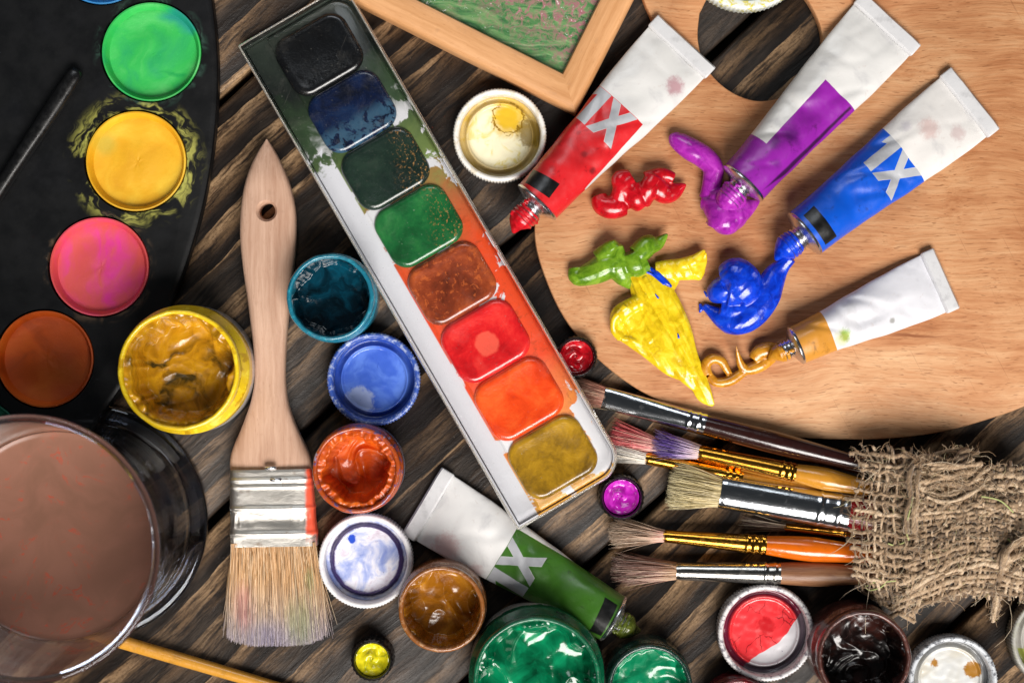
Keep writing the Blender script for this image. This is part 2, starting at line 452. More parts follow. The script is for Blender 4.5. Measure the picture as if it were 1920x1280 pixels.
# ------------------------------------------------------------------ jars and lids
def jar_body(Rr,h,neck=.93,rim=6,floor=10,base=None):
    """lathe profile of an open jar: outside up, lip, inside down; Rr = outer rim radius"""
    b=base or Rr*1.03; w=5
    return [(0,0),(b-8,0),(b-1,3),(b,9),(b,h*.55),(b-1,h*.66),(Rr-6,h*.72),(Rr-7,h*.78),(Rr-1,h*.80),(Rr-.5,h-5),(Rr-2,h-1.5),(Rr-5,h),(Rr-8,h-1),(Rr-9.5,h-5),(Rr-10,h*.7),(b-12,h*.6),(b-12,floor),(0,floor)]
def m_jarshell(col,stain,low=None,h=110,metal=0,streak=None):
    g=G('paint_smeared_jar_shell'); z=g.Z()
    n=g.noise(16,5,.7,.6); a=g.noise(30,4,.6,.4,off=4)
    c=g.mix(g.st(n,.52,.62),col,stain)
    c=g.mix(g.st(a,.60,.66,0,.8),c,streak or '#d9d6d2')
    if low: 
        zz=g.m('ADD',z,g.m('MULTIPLY',g.m('SUBTRACT',a,.5),h*.3)); c=g.mix(g.st(zz,h*.42,h*.38),c,low)
    return g.out(c,.24,bump=n,bd=2.2,bs=.7,Coat_Weight=.5,Coat_Roughness=.08)
JG='open paint jars'
def jar(px,py,r,h,label,shell,paint,depth=40,climb=26,seed=0,amp=7,edge=.80,base=None,twist=3.0,freq=2.4,inner=None):
    k=(H-h)/H; Rr=r*k; c=P(px,py,h)
    t=thing('paint_jar',label,'paint jar',(c.x,c.y,0),(0,0,0),JG)
    def wob(rr,z,a,i):
        return (rr+(.9*nz(math.cos(a)*4+seed,math.sin(a)*4,z*.05) if i>2 and rr>5 else 0),z)
    link('jar_body',lathe(jar_body(Rr,h,base=base),110,wob=wob),shell,t,auto=60)
    Ri=Rr-9.6
    def zf(x,y):
        q=math.hypot(x,y)/Ri; a=math.atan2(y,x); s_=seed*3.7
        aa=a+q*twist; X,Y=math.cos(aa)*q*freq,math.sin(aa)*q*freq
        wx=nz(X+s_,Y)*1.2; n1=nz(X+wx+s_,Y-wx+2); rid=1-abs(n1)*2.0
        e=edge+.13*nz(math.cos(a)*2.2+s_,math.sin(a)*2.2)+.05*nz(math.cos(a)*8+s_,math.sin(a)*8)
        cl=sstep(e-.07,e+.10,q)
        z=h-depth+amp*rid*(1-.6*cl)+amp*.3*nz(X*3+s_,Y*3,4)+.35*nz(X*9,Y*9+s_)
        z+=cl*(climb+8*nz(math.cos(a)*6+s_,math.sin(a)*6,3)+4*nz(math.cos(a)*9+s_,math.sin(a)*9,q*5))
        return min(z,h-3)
    link('paint',disc(Ri,zf,64,180),paint,t)
    return t
def lid(px,py,r,label,outer,inner,h=46,z0=0,seed=0,knurl=True,rimw=9,floor=14,group='upturned jar lids'):
    k=(H-h-z0)/H; Rr=r*k; c=P(px,py,h+z0)
    t=thing('jar_lid',label,'jar lid',(c.x,c.y,z0),(0,0,seed*.9),group)
    def wob(rr,z,a,i):
        if knurl and 1<=i<=3: rr+=1.1*math.cos(a*90)
        return (rr,z)
    pr=[(0,0),(Rr-4,0),(Rr-1,4),(Rr-.5,h-5),(Rr-2.2,h-1),(Rr-5,h),(Rr-rimw,h-1.5),(Rr-rimw-2,h-7),(Rr-rimw-3,floor+3)]
    link('lid_rim',lathe(pr,270,wob=wob),outer,t,auto=50)
    Ri=Rr-rimw-3
    def zf(x,y):
        q=math.hypot(x,y)/Ri
        z=floor+6*math.exp(-((q-.82)/.035)**2)-3*sstep(.84,.93,q)+1.6*nz(x*.02+seed,y*.02)+.7*nz(x*.08+seed,y*.08)
        return z+3*sstep(.95,1,q)
    link('lid_inside',disc(Ri,zf,60,150),inner,t)
    return t,Ri
def m_lidrim(c,st,k=.6,sz=14):
    g=G('smudged_plastic_rim'); n=g.noise(sz,5,.7,.4); n2=g.noise(5,3,.7,0,off=3)
    z=g.Z()
    col=g.mix(g.m('MULTIPLY',g.st(n,.50,.60),k),c,st)
    col=g.mix(g.st(n2,.66,.72,0,k),col,st)
    rib=g.st(g.m('MULTIPLY',g.m('SUBTRACT',z,0),1.0),5,45,.0,1.0)
    return g.out(col,.33,bump=n,bd=1.5,bs=.6,Coat_Weight=.3,Coat_Roughness=.15)
# yellow jar
jar(334,694,115,165,'largest yellow jar, full of crusted golden paint, left of the big brush',
    m_jarshell('#e8c21c','#f4d936','#d9d6d4',165,streak='#b88a12'),m_paint('#3e300a','#b07c10','#dca418',70,.26),depth=84,climb=72,seed=1,amp=4,edge=.86,base=118,freq=1.5,twist=1)
jar(619,557,83,112,'open jar of dark teal blue paint beside the brush handle',
    m_jarshell('#1c6f86','#2d93a8',None,112,streak='#0d4556'),m_paint('#01121a','#022634','#06465a',50,.14),depth=66,climb=58,seed=2,amp=4.5,edge=.93,twist=.8,freq=1.1)
jar(668,881,83,112,'open jar of orange paint touching the big brush ferrule',
    m_jarshell('#a84818','#5a4a78','#a9a9c4',112,streak='#9fa6cc'),m_paint('#9a3606','#c24e08','#e2680e',50,.42),depth=84,climb=74,seed=3,amp=7,edge=.76,twist=1.0,freq=1.4)
jar(828,1142,82,112,'open jar of ochre brown paint below the green tube',
    m_jarshell('#8a5428','#b88a62','#6d4020',112,streak='#c9a283'),m_paint('#6a3f08','#8c560c','#ae761c',60,.24),depth=76,climb=56,seed=4,amp=7,edge=.92,twist=.8,freq=1.1)
jar(1007,1276,121,150,'widest jar with glossy emerald green paint, cut by the bottom edge',
    m_jarshell('#0d5a3c','#18704c','#c7c0b6',150,streak='#0a3f2c'),m_paint('#013a22','#035c3a','#0a8658',60,.14),depth=58,climb=40,seed=5,amp=16,edge=.87,base=124,twist=.9,freq=1.0)
jar(1219,1287,80,105,'smaller jar of bright sea green paint at the bottom edge',
    m_jarshell('#17302a','#1d4a3a',None,105,streak='#2b5a4a'),m_paint('#035a3a','#06744c','#128c62',60,.2),depth=42,climb=26,seed=6,amp=8,edge=.9,twist=.6,freq=.9)
jar(1621,1232,89,135,'jar of blackish brown paint between two white lids',
    m_jarshell('#4a2b26','#6b443c',None,135,streak='#7c5248'),m_paint('#0c0505','#160a08','#3a1a13',50,.2),depth=92,climb=74,seed=7,amp=6,edge=.9,twist=1.0,freq=1.2)
jar(1386,1338,66,70,'dark red jar just peeking in at the bottom edge beside the red lid',
    m_jarshell('#5a0f16','#7c1620',None,70,streak='#3b0a10'),m_paint('#5a0a10','#8a1018','#a81a22',30,.2),depth=20,climb=8,seed=8,amp=4)

def m_inner(base_fn):
    g=G('painted_lid_inside'); col,rough=base_fn(g)
    n=g.noise(16,4,.6,.5,off=14)
    return g.out(col,rough,bump=n,bd=.5,bs=.3,Coat_Weight=.3,Coat_Roughness=.08)
def in_yellow(g):
    w=g.warp(14,40,2)
    n=g.noise(46,4,.55,1.5,v=w); r=g.rad()
    col=g.mix(g.st(n,.50,.66),'#eee7c6','#e0cf82')
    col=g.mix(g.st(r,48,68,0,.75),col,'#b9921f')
    d=g.m('ADD',g.rad(16,36),g.m('MULTIPLY',g.noise(20,3,.5,1,off=3),36)); col=g.mix(g.st(d,66,34),col,'#d9b02c')
    d2=g.m('ADD',g.rad(16,36),g.m('MULTIPLY',g.noise(16,3,.5,1,off=9),30)); 
    col=g.mix(g.m('MULTIPLY',g.st(d2,40,42),g.st(d2,46,43)),col,'#8f6a0c')
    d3=g.m('ADD',g.rad(58,8),g.m('MULTIPLY',g.noise(10,4,.7,1,off=7),30)); col=g.mix(g.st(d3,48,34,0,.8),col,'#7a5f12')
    return col,.28
def in_blue(g):
    n=g.noise(60,4,.55,.6,v=g.warp(8,30)); r=g.rad()
    col=g.mix(g.st(n,.42,.62),'#3f62c4','#5c80d8')
    d=g.m('ADD',g.rad(-52,-4),g.m('MULTIPLY',g.noise(14,4,.7,.6,off=5),34)); col=g.mix(g.st(d,50,40,0,.85),col,'#a3b0d4')
    col=g.mix(g.st(g.noise(10,4,.7,.6,off=8),.66,.72,0,.8),col,'#2a49a6')
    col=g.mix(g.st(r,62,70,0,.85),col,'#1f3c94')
    return col,.22
def in_violet(g):
    n=g.noise(55,5,.6,.6,v=g.warp(8,34)); r=g.rad()
    col=g.ramp(n,[(.34,'#7f8fcc'),(.45,'#a9b4de'),(.56,'#e4e3ee'),(.72,'#b59fb0')])
    col=g.mix(g.st(g.noise(14,4,.7,.6,off=8),.66,.71,0,.75),col,'#8a7fb0')
    d=g.m('ADD',g.rad(-28,38),g.m('MULTIPLY',g.noise(7,3,.6,.6,off=5),10)); col=g.mix(g.st(d,14,12),col,'#2b4fc0')
    col=g.mix(g.st(g.noise(4,2,.6,0,off=18),.70,.73,0,.9),col,'#2a2350')
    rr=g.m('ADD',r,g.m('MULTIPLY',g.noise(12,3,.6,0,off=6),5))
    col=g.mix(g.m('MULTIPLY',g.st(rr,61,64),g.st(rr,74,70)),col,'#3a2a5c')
    return col,.24
def in_red(g):
    v=g.warp(5,40,2)
    n=g.noise(30,4,.6,1,off=3)
    rd=g.mix(g.st(n,.5,.65),'#dc3238','#e8474a'); 
    d=g.m('ADD',g.rad(4,10),g.m('MULTIPLY',g.noise(9,4,.7,.6,off=5),22)); rd=g.mix(g.st(d,32,22,0,.8),rd,'#b3141c')
    ck=g.voro(34,g.warp(9,20),'DISTANCE_TO_EDGE'); rd=g.mix(g.m('MULTIPLY',g.st(ck,.03,.0),g.st(g.noise(50,2,.5,off=31),.45,.55)),rd,'#7c1218')
    y=g.m('ADD',g.xyz(v)[1],g.m('MULTIPLY',g.xyz(v)[0],-1.05))
    wh=g.mix(g.st(g.noise(8,3,.6,off=9),.70,.74),'#c9c6ca','#2b2460')
    cv=g.m('ADD',y,g.m('MULTIPLY',g.m('SINE',g.m('MULTIPLY',g.xyz(v)[0],.045)),12))
    col=g.mix(g.st(cv,-38,-40),rd,wh)
    col=g.mix(g.st(g.noise(13,4,.7,.5,off=13),.67,.73,0,.6),col,'#5a1430')
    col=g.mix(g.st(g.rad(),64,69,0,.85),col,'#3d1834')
    return col,.2
def in_white(g):
    n=g.noise(60,3,.5,.6); col=g.mix(g.st(n,.4,.7),'#c9cac9','#bab5a8')
    for (x,y,r) in ((-28,28,11),(44,16,20)):
        d=g.m('ADD',g.rad(x,y),g.m('MULTIPLY',g.noise(6,4,.7,.6,off=5+x),16)); col=g.mix(g.st(d,r+6,r+2),col,'#9c6c24')
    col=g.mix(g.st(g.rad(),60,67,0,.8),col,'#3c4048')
    return col,.25
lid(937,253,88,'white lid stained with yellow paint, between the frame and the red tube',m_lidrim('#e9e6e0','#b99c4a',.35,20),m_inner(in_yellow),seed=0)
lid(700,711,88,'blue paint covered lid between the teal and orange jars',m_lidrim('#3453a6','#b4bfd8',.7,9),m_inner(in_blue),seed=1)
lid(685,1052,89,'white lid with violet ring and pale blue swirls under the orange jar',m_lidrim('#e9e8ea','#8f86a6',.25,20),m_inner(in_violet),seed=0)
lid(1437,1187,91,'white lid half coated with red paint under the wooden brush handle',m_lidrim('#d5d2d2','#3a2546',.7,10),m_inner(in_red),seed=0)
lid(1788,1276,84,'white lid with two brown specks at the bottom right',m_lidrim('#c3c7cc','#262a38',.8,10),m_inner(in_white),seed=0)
def in_plainw(g):
    n=g.noise(40,3,.5); y=g.Y()
    col=g.mix(g.st(g.m('ADD',y,g.m('MULTIPLY',n,20)),-8,-12),'#aaa7a0','#8f9446'); return col,.35
lid(1987,1200,90,'pale grey lid with an olive edge at the far right border',m_lidrim('#a8a69f','#8a8a5a',.3,20),m_inner(in_plainw),seed=0)
def in_top(g):
    n=g.noise(20,3,.5); col=g.mix(g.st(n,.5,.6),'#dfe6df','#3da052'); return col,.3
lid(1402,-103,121,'large white lid with yellow and green smears over the palette thumb hole',m_lidrim('#dfe3dc','#cfc02c',.9,24),m_inner(in_top),z0=27,seed=0,rimw=16)

# black screw caps with leftover paint
def cap(px,py,r,label,c1,c2,c3,seed,ro):
    h=48; k=(H-h)/H; c=P(px,py,h); Ro=ro*k
    t=thing('tube_cap',label,'cap',(c.x,c.y,0),(0,0,0),'small black caps')
    def wob(rr,z,a,i):
        if 1<=i<=3: rr+=.9*math.cos(a*26)
        return rr,z
    link('cap_shell',lathe([(0,0),(Ro-3,0),(Ro-.5,4),(Ro-2,h-5),(Ro-4,h-1),(Ro-6,h),(Ro-8,h-2),(Ro-9,h-9),(Ro-9,6),(0,6)],130,wob=wob),m_plain('#0b0b0c',.3,.2),t,auto=50)
    Ri=r*k
    def zf(x,y):
        q=math.hypot(x,y)/Ri; a=math.atan2(y,x)
        return h-16+8*math.cos(q*7-a)*math.exp(-q*1.2)*.6+6*sstep(.7,1,q)+1.5*nz(x*.1+seed,y*.1)
    link('paint',disc(min(Ri,Ro-8.6),zf,30,80),m_paint(c1,c2,c3,22,.1),t)
cap(1081,669,31,'small cap filled with dark red paint beside the palette edge','#6d0610','#a50c18','#c81c28',1,41)
cap(1166,933,33,'small cap filled with magenta paint left of the brush tips','#8a1084','#b01fa8','#c93cc0',2,44)
cap(697,1238,31,'small cap with swirled yellow paint near the bottom edge','#7e8414','#c9bd16','#e4d82a',3,41)

# ------------------------------------------------------------------ black watercolour tray
def build_black_tray():
    c=P(100,400,0); t=thing('watercolour_tray','black oval plastic tray of round watercolour pans on the left','paint tray',(c.x,c.y,0))
    hh=34
    pts=[(330,-260),(380,-90),(400,20),(408,150),(396,300),(366,440),(316,575),(235,715),(120,850),(-60,960),(-260,1000),(-420,900),(-470,300),(-420,-200),(-100,-420),(180,-400)]
    cl=smoothpath([(p[0],p[1],0) for p in pts+pts[:1]],14)[:-1]
    o=[((P(x,y,hh)-c).x,(P(x,y,hh)-c).y) for x,y,_ in cl]
    ar=sum(o[i-1][0]*o[i][1]-o[i][0]*o[i-1][1] for i in range(len(o)))
    if ar<0: o=o[::-1]
    g=G('matt_black_plastic'); v=g.warp(24,34,2); 
    col=g.mix(g.st(g.noise(70,4,.6),.5,.75,0,.5),'#060709','#0e0f13')
    # dried yellow-green paint washed over the plastic round the yellow pan
    yc=P(254,302,hh)-c
    for (cx,cy,r0,r1,cc,k,of) in ((yc.x,yc.y,96,138,'#b9b65a',1.0,0),((P(283,97,hh)-c).x,(P(283,97,hh)-c).y,94,112,'#4f7a68',.35,4),((P(185,500,hh)-c).x,(P(185,500,hh)-c).y,94,112,'#8a6f54',.4,8)):
        d=g.rad(cx,cy); ring=g.st(d,r1,r0)
        wv=g.vm('SUBTRACT',v,(cx,cy,0)); wx=g.xyz(wv); cb_=g.n.new('ShaderNodeCombineXYZ')
        g.l.new(g.m('MULTIPLY',g.vm('LENGTH',g.vm('MULTIPLY',wv,(1,1,0))),.085),cb_.inputs[0]); g.l.new(g.m('MULTIPLY',g.m('ARCTAN2',wx[1],wx[0]),1.7),cb_.inputs[1])
        strk=g.noise(1.0,5,.62,.5,v=cb_.outputs[0],off=(of+1)*.1); strk2=g.noise(60,3,.6,.9,off=of+3)
        k2=g.m('MULTIPLY',g.m('MULTIPLY',g.st(strk,.44,.64,0,.85),g.st(strk2,.42,.54)),g.m('MULTIPLY',ring,k))
        col=g.mix(k2,col,cc)
    dust=g.st(g.noise(3,3,.7,0,off=20),.70,.8,0,.35); col=g.mix(dust,col,'#4b5058')
    mt=g.out(col,g.st(g.noise(50,4,.6,0,off=5),.3,.7,.55,.42),bump=g.noise(40,4,.6,off=6),bd=1.2,bs=.5,Specular_IOR_Level=.3)
    body=stack([(offset(o,3),0),(o,4),(o,hh-7),(offset(o,2),hh-3),(offset(o,6),hh-1),(offset(o,11),hh)])
    # boolean the wells out
    me=bpy.data.meshes.new('b'); me.from_pydata(body[0],[],body[1]); ob=bpy.data.objects.new('b',me); C.objects.link(ob)
    pans=[(190,-82,93,'#2b86c8','#1c6cb4','#4aa0dc','blue pan'),(283,97,96,'#2bb04e','#159a5c','#5cc46c','bright green pan'),(254,302,97,'#e0a81a','#d69a10','#e8bc34','golden yellow pan'),
          (185,500,96,'#e0405a','#e81e8c','#d8564a','pink and magenta pan'),(83,673,94,'#d4580c','#a8420a','#e06c1c','burnt orange pan'),(-48,838,94,'#12745a','#0c5a44','#2a9474','dark green pan under the glass')]
    cm=Msh()
    for x,y,r,*_ in pans:
        q=P(x,y,hh)-c; k=(H-hh)/H
        vv,ff=lathe([(0,8),(r*k,8),(r*k,hh+20),(0,hh+20)],90); 
        cm.add(([(a+q.x,b+q.y,z) for a,b,z in vv],ff))
    bm=bmesh.new(); me2=bpy.data.meshes.new('c'); me2.from_pydata(cm.v,[],cm.f); bm.from_mesh(me2); bmesh.ops.remove_doubles(bm,verts=bm.verts,dist=.01)
    bmesh.ops.recalc_face_normals(bm,faces=bm.faces); bm.to_mesh(me2); bm.free()
    oc=bpy.data.objects.new('c',me2); C.objects.link(oc)
    m=ob.modifiers.new('b','BOOLEAN'); m.operation='DIFFERENCE'; m.object=oc; m.solver='EXACT'
    dg=bpy.context.evaluated_depsgraph_get(); dg.update(); ev=ob.evaluated_get(dg).to_mesh()
    vf=([tuple(p.co) for p in ev.vertices],[tuple(p.vertices) for p in ev.polygons])
    bpy.data.objects.remove(ob); bpy.data.objects.remove(oc)
    link('tray_body',vf,mt,t,auto=25)
    for i,(x,y,r,ca,cb,cc,lab) in enumerate(pans):
        q=P(x,y,hh)-c; k=(H-hh)/H; Rr=(r-2)*k
        g=G('dry_watercolour_cake'); w=g.warp(26,60,2+i)
        n=g.noise(90,4,.5,.8,v=w,off=i); f=g.noise(7,4,.7,0,off=i+3)
        col=g.ramp(n,[(.30,cb),(.5,ca),(.72,cc)])
        if i==3:
            st=g.noise(34,3,.5,.3,v=g.vm('MULTIPLY',w,(1,.28,1)),off=5); col=g.mix(g.st(st,.36,.70),'#dd5656','#e6349a')
            col=g.mix(g.st(g.rad(),55,92,0,.75),col,'#dc4f4c')
        if i==1:
            v2=g.warp(8,30,7); col=g.mix(g.poly([(8,70),(70,92),(96,52),(84,30)],v2,9),col,'#17907c'); col=g.mix(g.poly([(8,-36),(60,-44),(62,-38),(20,-32)],v2,4),col,'#0f9a48')
        if i==2:
            d=g.rad(-62,34); col=g.mix(g.st(d,32,8,0,.5),col,'#a0a03a')
        if i==4:
            col=g.mix(g.st(g.X(),-20,60,0,.5),col,'#8a350a')
        col=g.mix(g.st(g.noise(4,2,.6,0,off=30),.66,.74,0,.35),col,cb)
        mt=g.out(col,.55,bump=f,bd=1.0,bs=.5,bumps=[(n,3)])
        def wob(rr,z,a,j): return rr,z+(.8*nz(rr*.03,math.cos(a)*2,i) if rr<Rr*.9 else 0)
        prof=[(0,12)]+[(Rr*.84*j/14,12+1.2*math.sin(j*.5)) for j in range(1,15)]+[(Rr*.875,13),(Rr*.90,18),(Rr*.93,hh-7),(Rr*.955,hh-4),(Rr*.985,hh-4.5),(Rr*.995,hh-9),(Rr*.995,9)]
        o=link('paint_pan',lathe(prof,110,wob=wob),mt,t,loc=(q.x,q.y,0),auto=50); o['label']=lab
    return t
build_black_tray()
# thin black brush lying in the tray
def bar_thing(name,label,cat,a,b,z,secs,mat,part,group=None):
    A=Vector(a);B=Vector(b); d=B-A
    return A,d
def build_black_handle():
    a=P(146,130,52); b=P(-60,442,52); d=b-a; L=d.length
    t=thing('paint_brush','thin black plastic brush handle lying across the black tray','brush',(a.x,a.y,34.5),(0,0,math.atan2(d.y,d.x)))
    secs=[(0,5,4,0,14),(3,11,9,0,14),(9,14.5,12,0,14),(20,15,13,0,14)]+[(x,15+1.2*math.sin(x*.02),13.5,0,14) for x in range(50,int(L),30)]
    link('handle',loft(secs,32,2.4),m_plain('#0a0a0b',.35,.15),t,auto=60)
build_black_handle()

# ------------------------------------------------------------------ long watercolour set with clear lid
def build_set():
    a=P(447,88,60); b=P(973,996,100); d=b-a; L=math.hypot(d.x,d.y)
    yaw=math.atan2(d.y,d.x); pit=math.atan2(46,L)
    t=thing('watercolour_set','long white watercolour set with eight square pans under a clear lid','watercolour set',(a.x,a.y,1),(0,-pit,yaw))
    # local: x down the box, y to the right-hand side of the picture (positive = left of direction)
    W=226
    o=rrect(0,0,L,W,(3,3,46,40),9)
    hb=30
    g=G('stained_white_plastic'); x=g.X(); y=g.Y(); xw=g.m('ADD',x,g.m('MULTIPLY',g.m('SUBTRACT',g.noise(60,4,.6,.8),.5),150))
    u=g.m('DIVIDE',xw,L)
    stn=g.ramp(u,[(0,'#2a322b'),(.12,'#161b18'),(.22,'#34492f'),(.34,'#76894a'),(.42,'#a8633a'),(.54,'#d8481f'),(.74,'#e04a28'),(.84,'#d8733f'),(.92,'#d99a3c'),(1,'#cf9a40')])
    stn=g.mix(g.m('MULTIPLY',g.st(g.noise(14,4,.7,.8,off=3),.5,.7,0,.5),g.st(u,.28,.4)),stn,'#8c3a1c')
    n=g.noise(44,5,.65,1.2,off=6); wl=g.noise(90,2,.5,.3,off=9)
    mk=g.m('MULTIPLY',g.st(g.m('ADD',g.m('MULTIPLY',n,.45),wl),.80,.825),g.st(u,.20,.25))
    col=g.mix(mk,stn,'#d2d2d6')
    # the brush channel stays clean white below its stained top end
    ch=g.m('MULTIPLY',g.st(y,46,43),g.st(g.m('ADD',x,g.m('MULTIPLY',g.noise(22,4,.6,.4,off=12),150)),330,345))
    col=g.mix(ch,col,'#d0d1d7')
    mb=g.out(col,.3,bump=n,bd=1.5,bs=.5,Coat_Weight=.3,Coat_Roughness=.1)
    def ring(i): return offset(o,i)
    base=Msh()
    # outer tray shell
    base.add(stack([(ring(4),2),(ring(2),6),(ring(2),hb),(ring(5),hb),(ring(6),9)],cap_top=False))
    base.add(stack([(ring(6),24),(ring(7),24)],cap_bot=False))
    # raised pan deck
    dk=rrect(8,50,L-8,W-8,(6,6,40,36),9)
    base.add(stack([(dk,23),(dk,hb-3),(offset(dk,2),hb-1),(offset(dk,4),hb)],cap_bot=False))
    link('base',base,mb,t,auto=35)
    cols=[('#050506','#0a0b0d','#101215','black'),('#040a1c','#081738','#10284c','blue'),('#12211c','#182a22','#24372c','dark green'),('#0f4722','#176030','#2c7a3c','green'),
          ('#5a2412','#86381c','#b0532a','brown'),('#b00c14','#d81c20','#ec3a32','red'),('#d2380e','#ec4a16','#f26428','orange'),('#6d5010','#a27a16','#c89a24','ochre')]
    for i in range(8):
        cx=84+i*125.6*(L/1049); cy=121; hw=60.5; hv=74
        c1,c2,c3,nm=cols[i]
        g=G('watercolour_cake'); w=g.warp(6,30,i+1); n=g.noise(60,6,.65,.3,v=w,off=i*3); f=g.noise(6,4,.7,0,off=i)
        col=g.ramp(n,[(.34,c1),(.5,c2),(.68,c3)])
        if i==1: col=g.mix(g.m('MULTIPLY',g.st(g.X(),0,26),g.st(g.noise(18,4,.7,.5,off=4),.42,.52)),col,'#34546c')
        if i in(2,3): col=g.mix(g.m('MULTIPLY',g.st(g.vm('DOT_PRODUCT',g.P,(.3,.9,0)),5,50),g.st(g.noise(6,5,.75,.3,off=7),.56,.62)),col,'#a87a44')
        if i==5: col=g.mix(g.st(g.m('ADD',g.rad(6,0),g.m('MULTIPLY',g.noise(15,3,.5,off=3),10)),30,24,0,.85),col,'#f0604c')
        if i==4: col=g.mix(g.st(g.noise(12,5,.7,.5,off=5),.55,.62,0,.7),col,'#c05f2c')
        # grime gathered at the outer edge
        mt=g.out(col,.26,bump=n,bd=2.2,bs=.6,bumps=[(f,.7)],Coat_Weight=.55,Coat_Roughness=.08)
        q=rrect(-hw,-hv,hw,hv,33,10)
        v,f_=stack([(q,hb-6),(q,hb+1),(offset(q,1.5),hb+4),(offset(q,4.5),hb+7),(offset(q,9),hb+8.5),(offset(q,15),hb+8),(offset(q,26),hb+5.5)])
        p=link('paint_pan',(v,f_),mt,t,loc=(cx,cy,0),auto=70); p['label']=nm+' square pan'
    # clear lid: thin-walled box over the whole tray
    ht=60
    lid_=Msh(); lid_.add(stack([(ring(-1),3),(ring(-1),ht-5),(ring(0),ht-1.5),(ring(2.5),ht)],cap_bot=False))
    lid_.add(stack([(ring(1.6),6),(ring(1.6),ht-5),(ring(4),ht-3)],cap_bot=False,cap_top=False))
    lo=link('lid',lid_,m_clear('clear_plastic_lid'),t,auto=30)
    # solid corner edge of the lid, catches the light
    e=Msh()
    pth=[(p[0],p[1],ht-3,1.9) for p in ring(1.6)]; pth.append(pth[0]); e.add(sweep(pth,8))
    pth=[(p[0],p[1],4,2.6) for p in ring(-1.2)]; pth.append(pth[0]); e.add(sweep(pth,8))
    g=G('clear_plastic_edge'); mt=g.out('#e8e4dc',.08,Transmission_Weight=.75,IOR=1.48)
    link('lid_edge',e,mt,lo)
build_set()

# ------------------------------------------------------------------ framed painting
def build_frame():
    hh=46
    c=P(1080,213,hh); d=P(650,-4,hh)-c; yaw=math.atan2(d.y,d.x)   # local x: along bottom rail leftwards
    t=thing('framed_painting','small green and pink meadow painting in a pale wooden frame at the top','painting',(c.x,c.y,0),(0,0,yaw))
    # local y = to the right of x? bottom rail runs +x, side rail runs along -y (up in the picture)
    L1=900; L2=620; w=57
    mw=m_wood('#b27a48','#dda877',9,.38)
    def rail(L,flip):
        n=60; prof=[(0,0),(0,hh-12),(2,hh-6),(6,hh-2),(12,hh),(w-8,hh),(w-3,hh-2),(w-1,hh-6),(w,hh-14),(w,0)]
        v=[];f=[];m_=len(prof)
        for k in range(2):
            for (s_,z) in prof:
                x=s_ if k==0 else L-s_
                v.append((x,-s_,z))
        for i in range(m_-1): f.append((i,i+1,m_+i+1,m_+i))
        f.append(tuple(range(m_))); f.append(tuple(reversed(range(m_,2*m_))))
        return v,f
    link('frame_rail',rail(L1,0),mw,t,auto=35)
    v,f=rail(L2,1)
    # side rail: own orientation so that its grain runs with it
    o=link('frame_rail',([(x,-y,z) for x,y,z in v],[q[::-1] for q in f]),mw,t,rot=(0,0,-PI/2),auto=35)
    o2=link('frame_rail',([(x,y,z) for x,y,z in v],f),mw,t,loc=(L1,0,0),rot=(0,0,-PI/2),auto=35); o2.scale=(1,1,1)
    # canvas as a relief of strokes
    g=G('impasto_meadow'); r0=g.mapv(rot=-.35)
    s1=g.noise(20,5,.65,1.2,v=g.vm('MULTIPLY',g.warp(26,110,2,r0),(.10,1,1)))
    s2=g.noise(60,4,.6,1.2,v=g.warp(30,90,5)); s3=g.noise(15,5,.7,1.2,off=3)
    col=g.ramp(s1,[(.30,'#1d4a28'),(.42,'#38703e'),(.55,'#5f8c54'),(.66,'#83976a'),(.8,'#c4c8a4')])
    zone=g.st(g.m('ADD',g.m('MULTIPLY',g.Y(),-1.0),g.m('MULTIPLY',s2,150)),130,220)
    pink=g.ramp(s3,[(.36,'#5e8a54'),(.46,'#8b8a68'),(.54,'#94786c'),(.63,'#a0586a'),(.7,'#e8dfd8')])
    col=g.mix(g.m('MULTIPLY',zone,g.st(s3,.40,.56)),col,pink)
    col=g.mix(g.m('MULTIPLY',g.st(g.noise(8,4,.7,.5,off=9),.63,.68),g.st(g.noise(70,3,.5,off=14),.46,.56)),col,'#d5dbd2')
    mt=g.out(col,.36,bumps=[(s1,3),(s3,1.5)],bs=.6,Coat_Weight=.2)
    n1,n2=220,150; v=[];f=[]
    for i in range(n1+1):
        for j in range(n2+1):
            x=w-2+(L1-2*w+4)*i/n1; y=-(w-2)-(L2-w)*j/n2
            v.append((x,y,hh-16+1.6*nz(x*.05,y*.22+x*.02)+1.0*nz(x*.15,y*.15,3)))
    for i in range(n1):
        for j in range(n2):
            a=i*(n2+1)+j; f.append((a,a+1,a+n2+2,a+n2+1))
    link('canvas',(v,f),mt,t)
    b=box(w-1,-L2,2,L1-w,-(w-1),hh-22)
    link('backing_board',b,m_plain('#6a5038',.7,0),t,smooth=False)
build_frame()

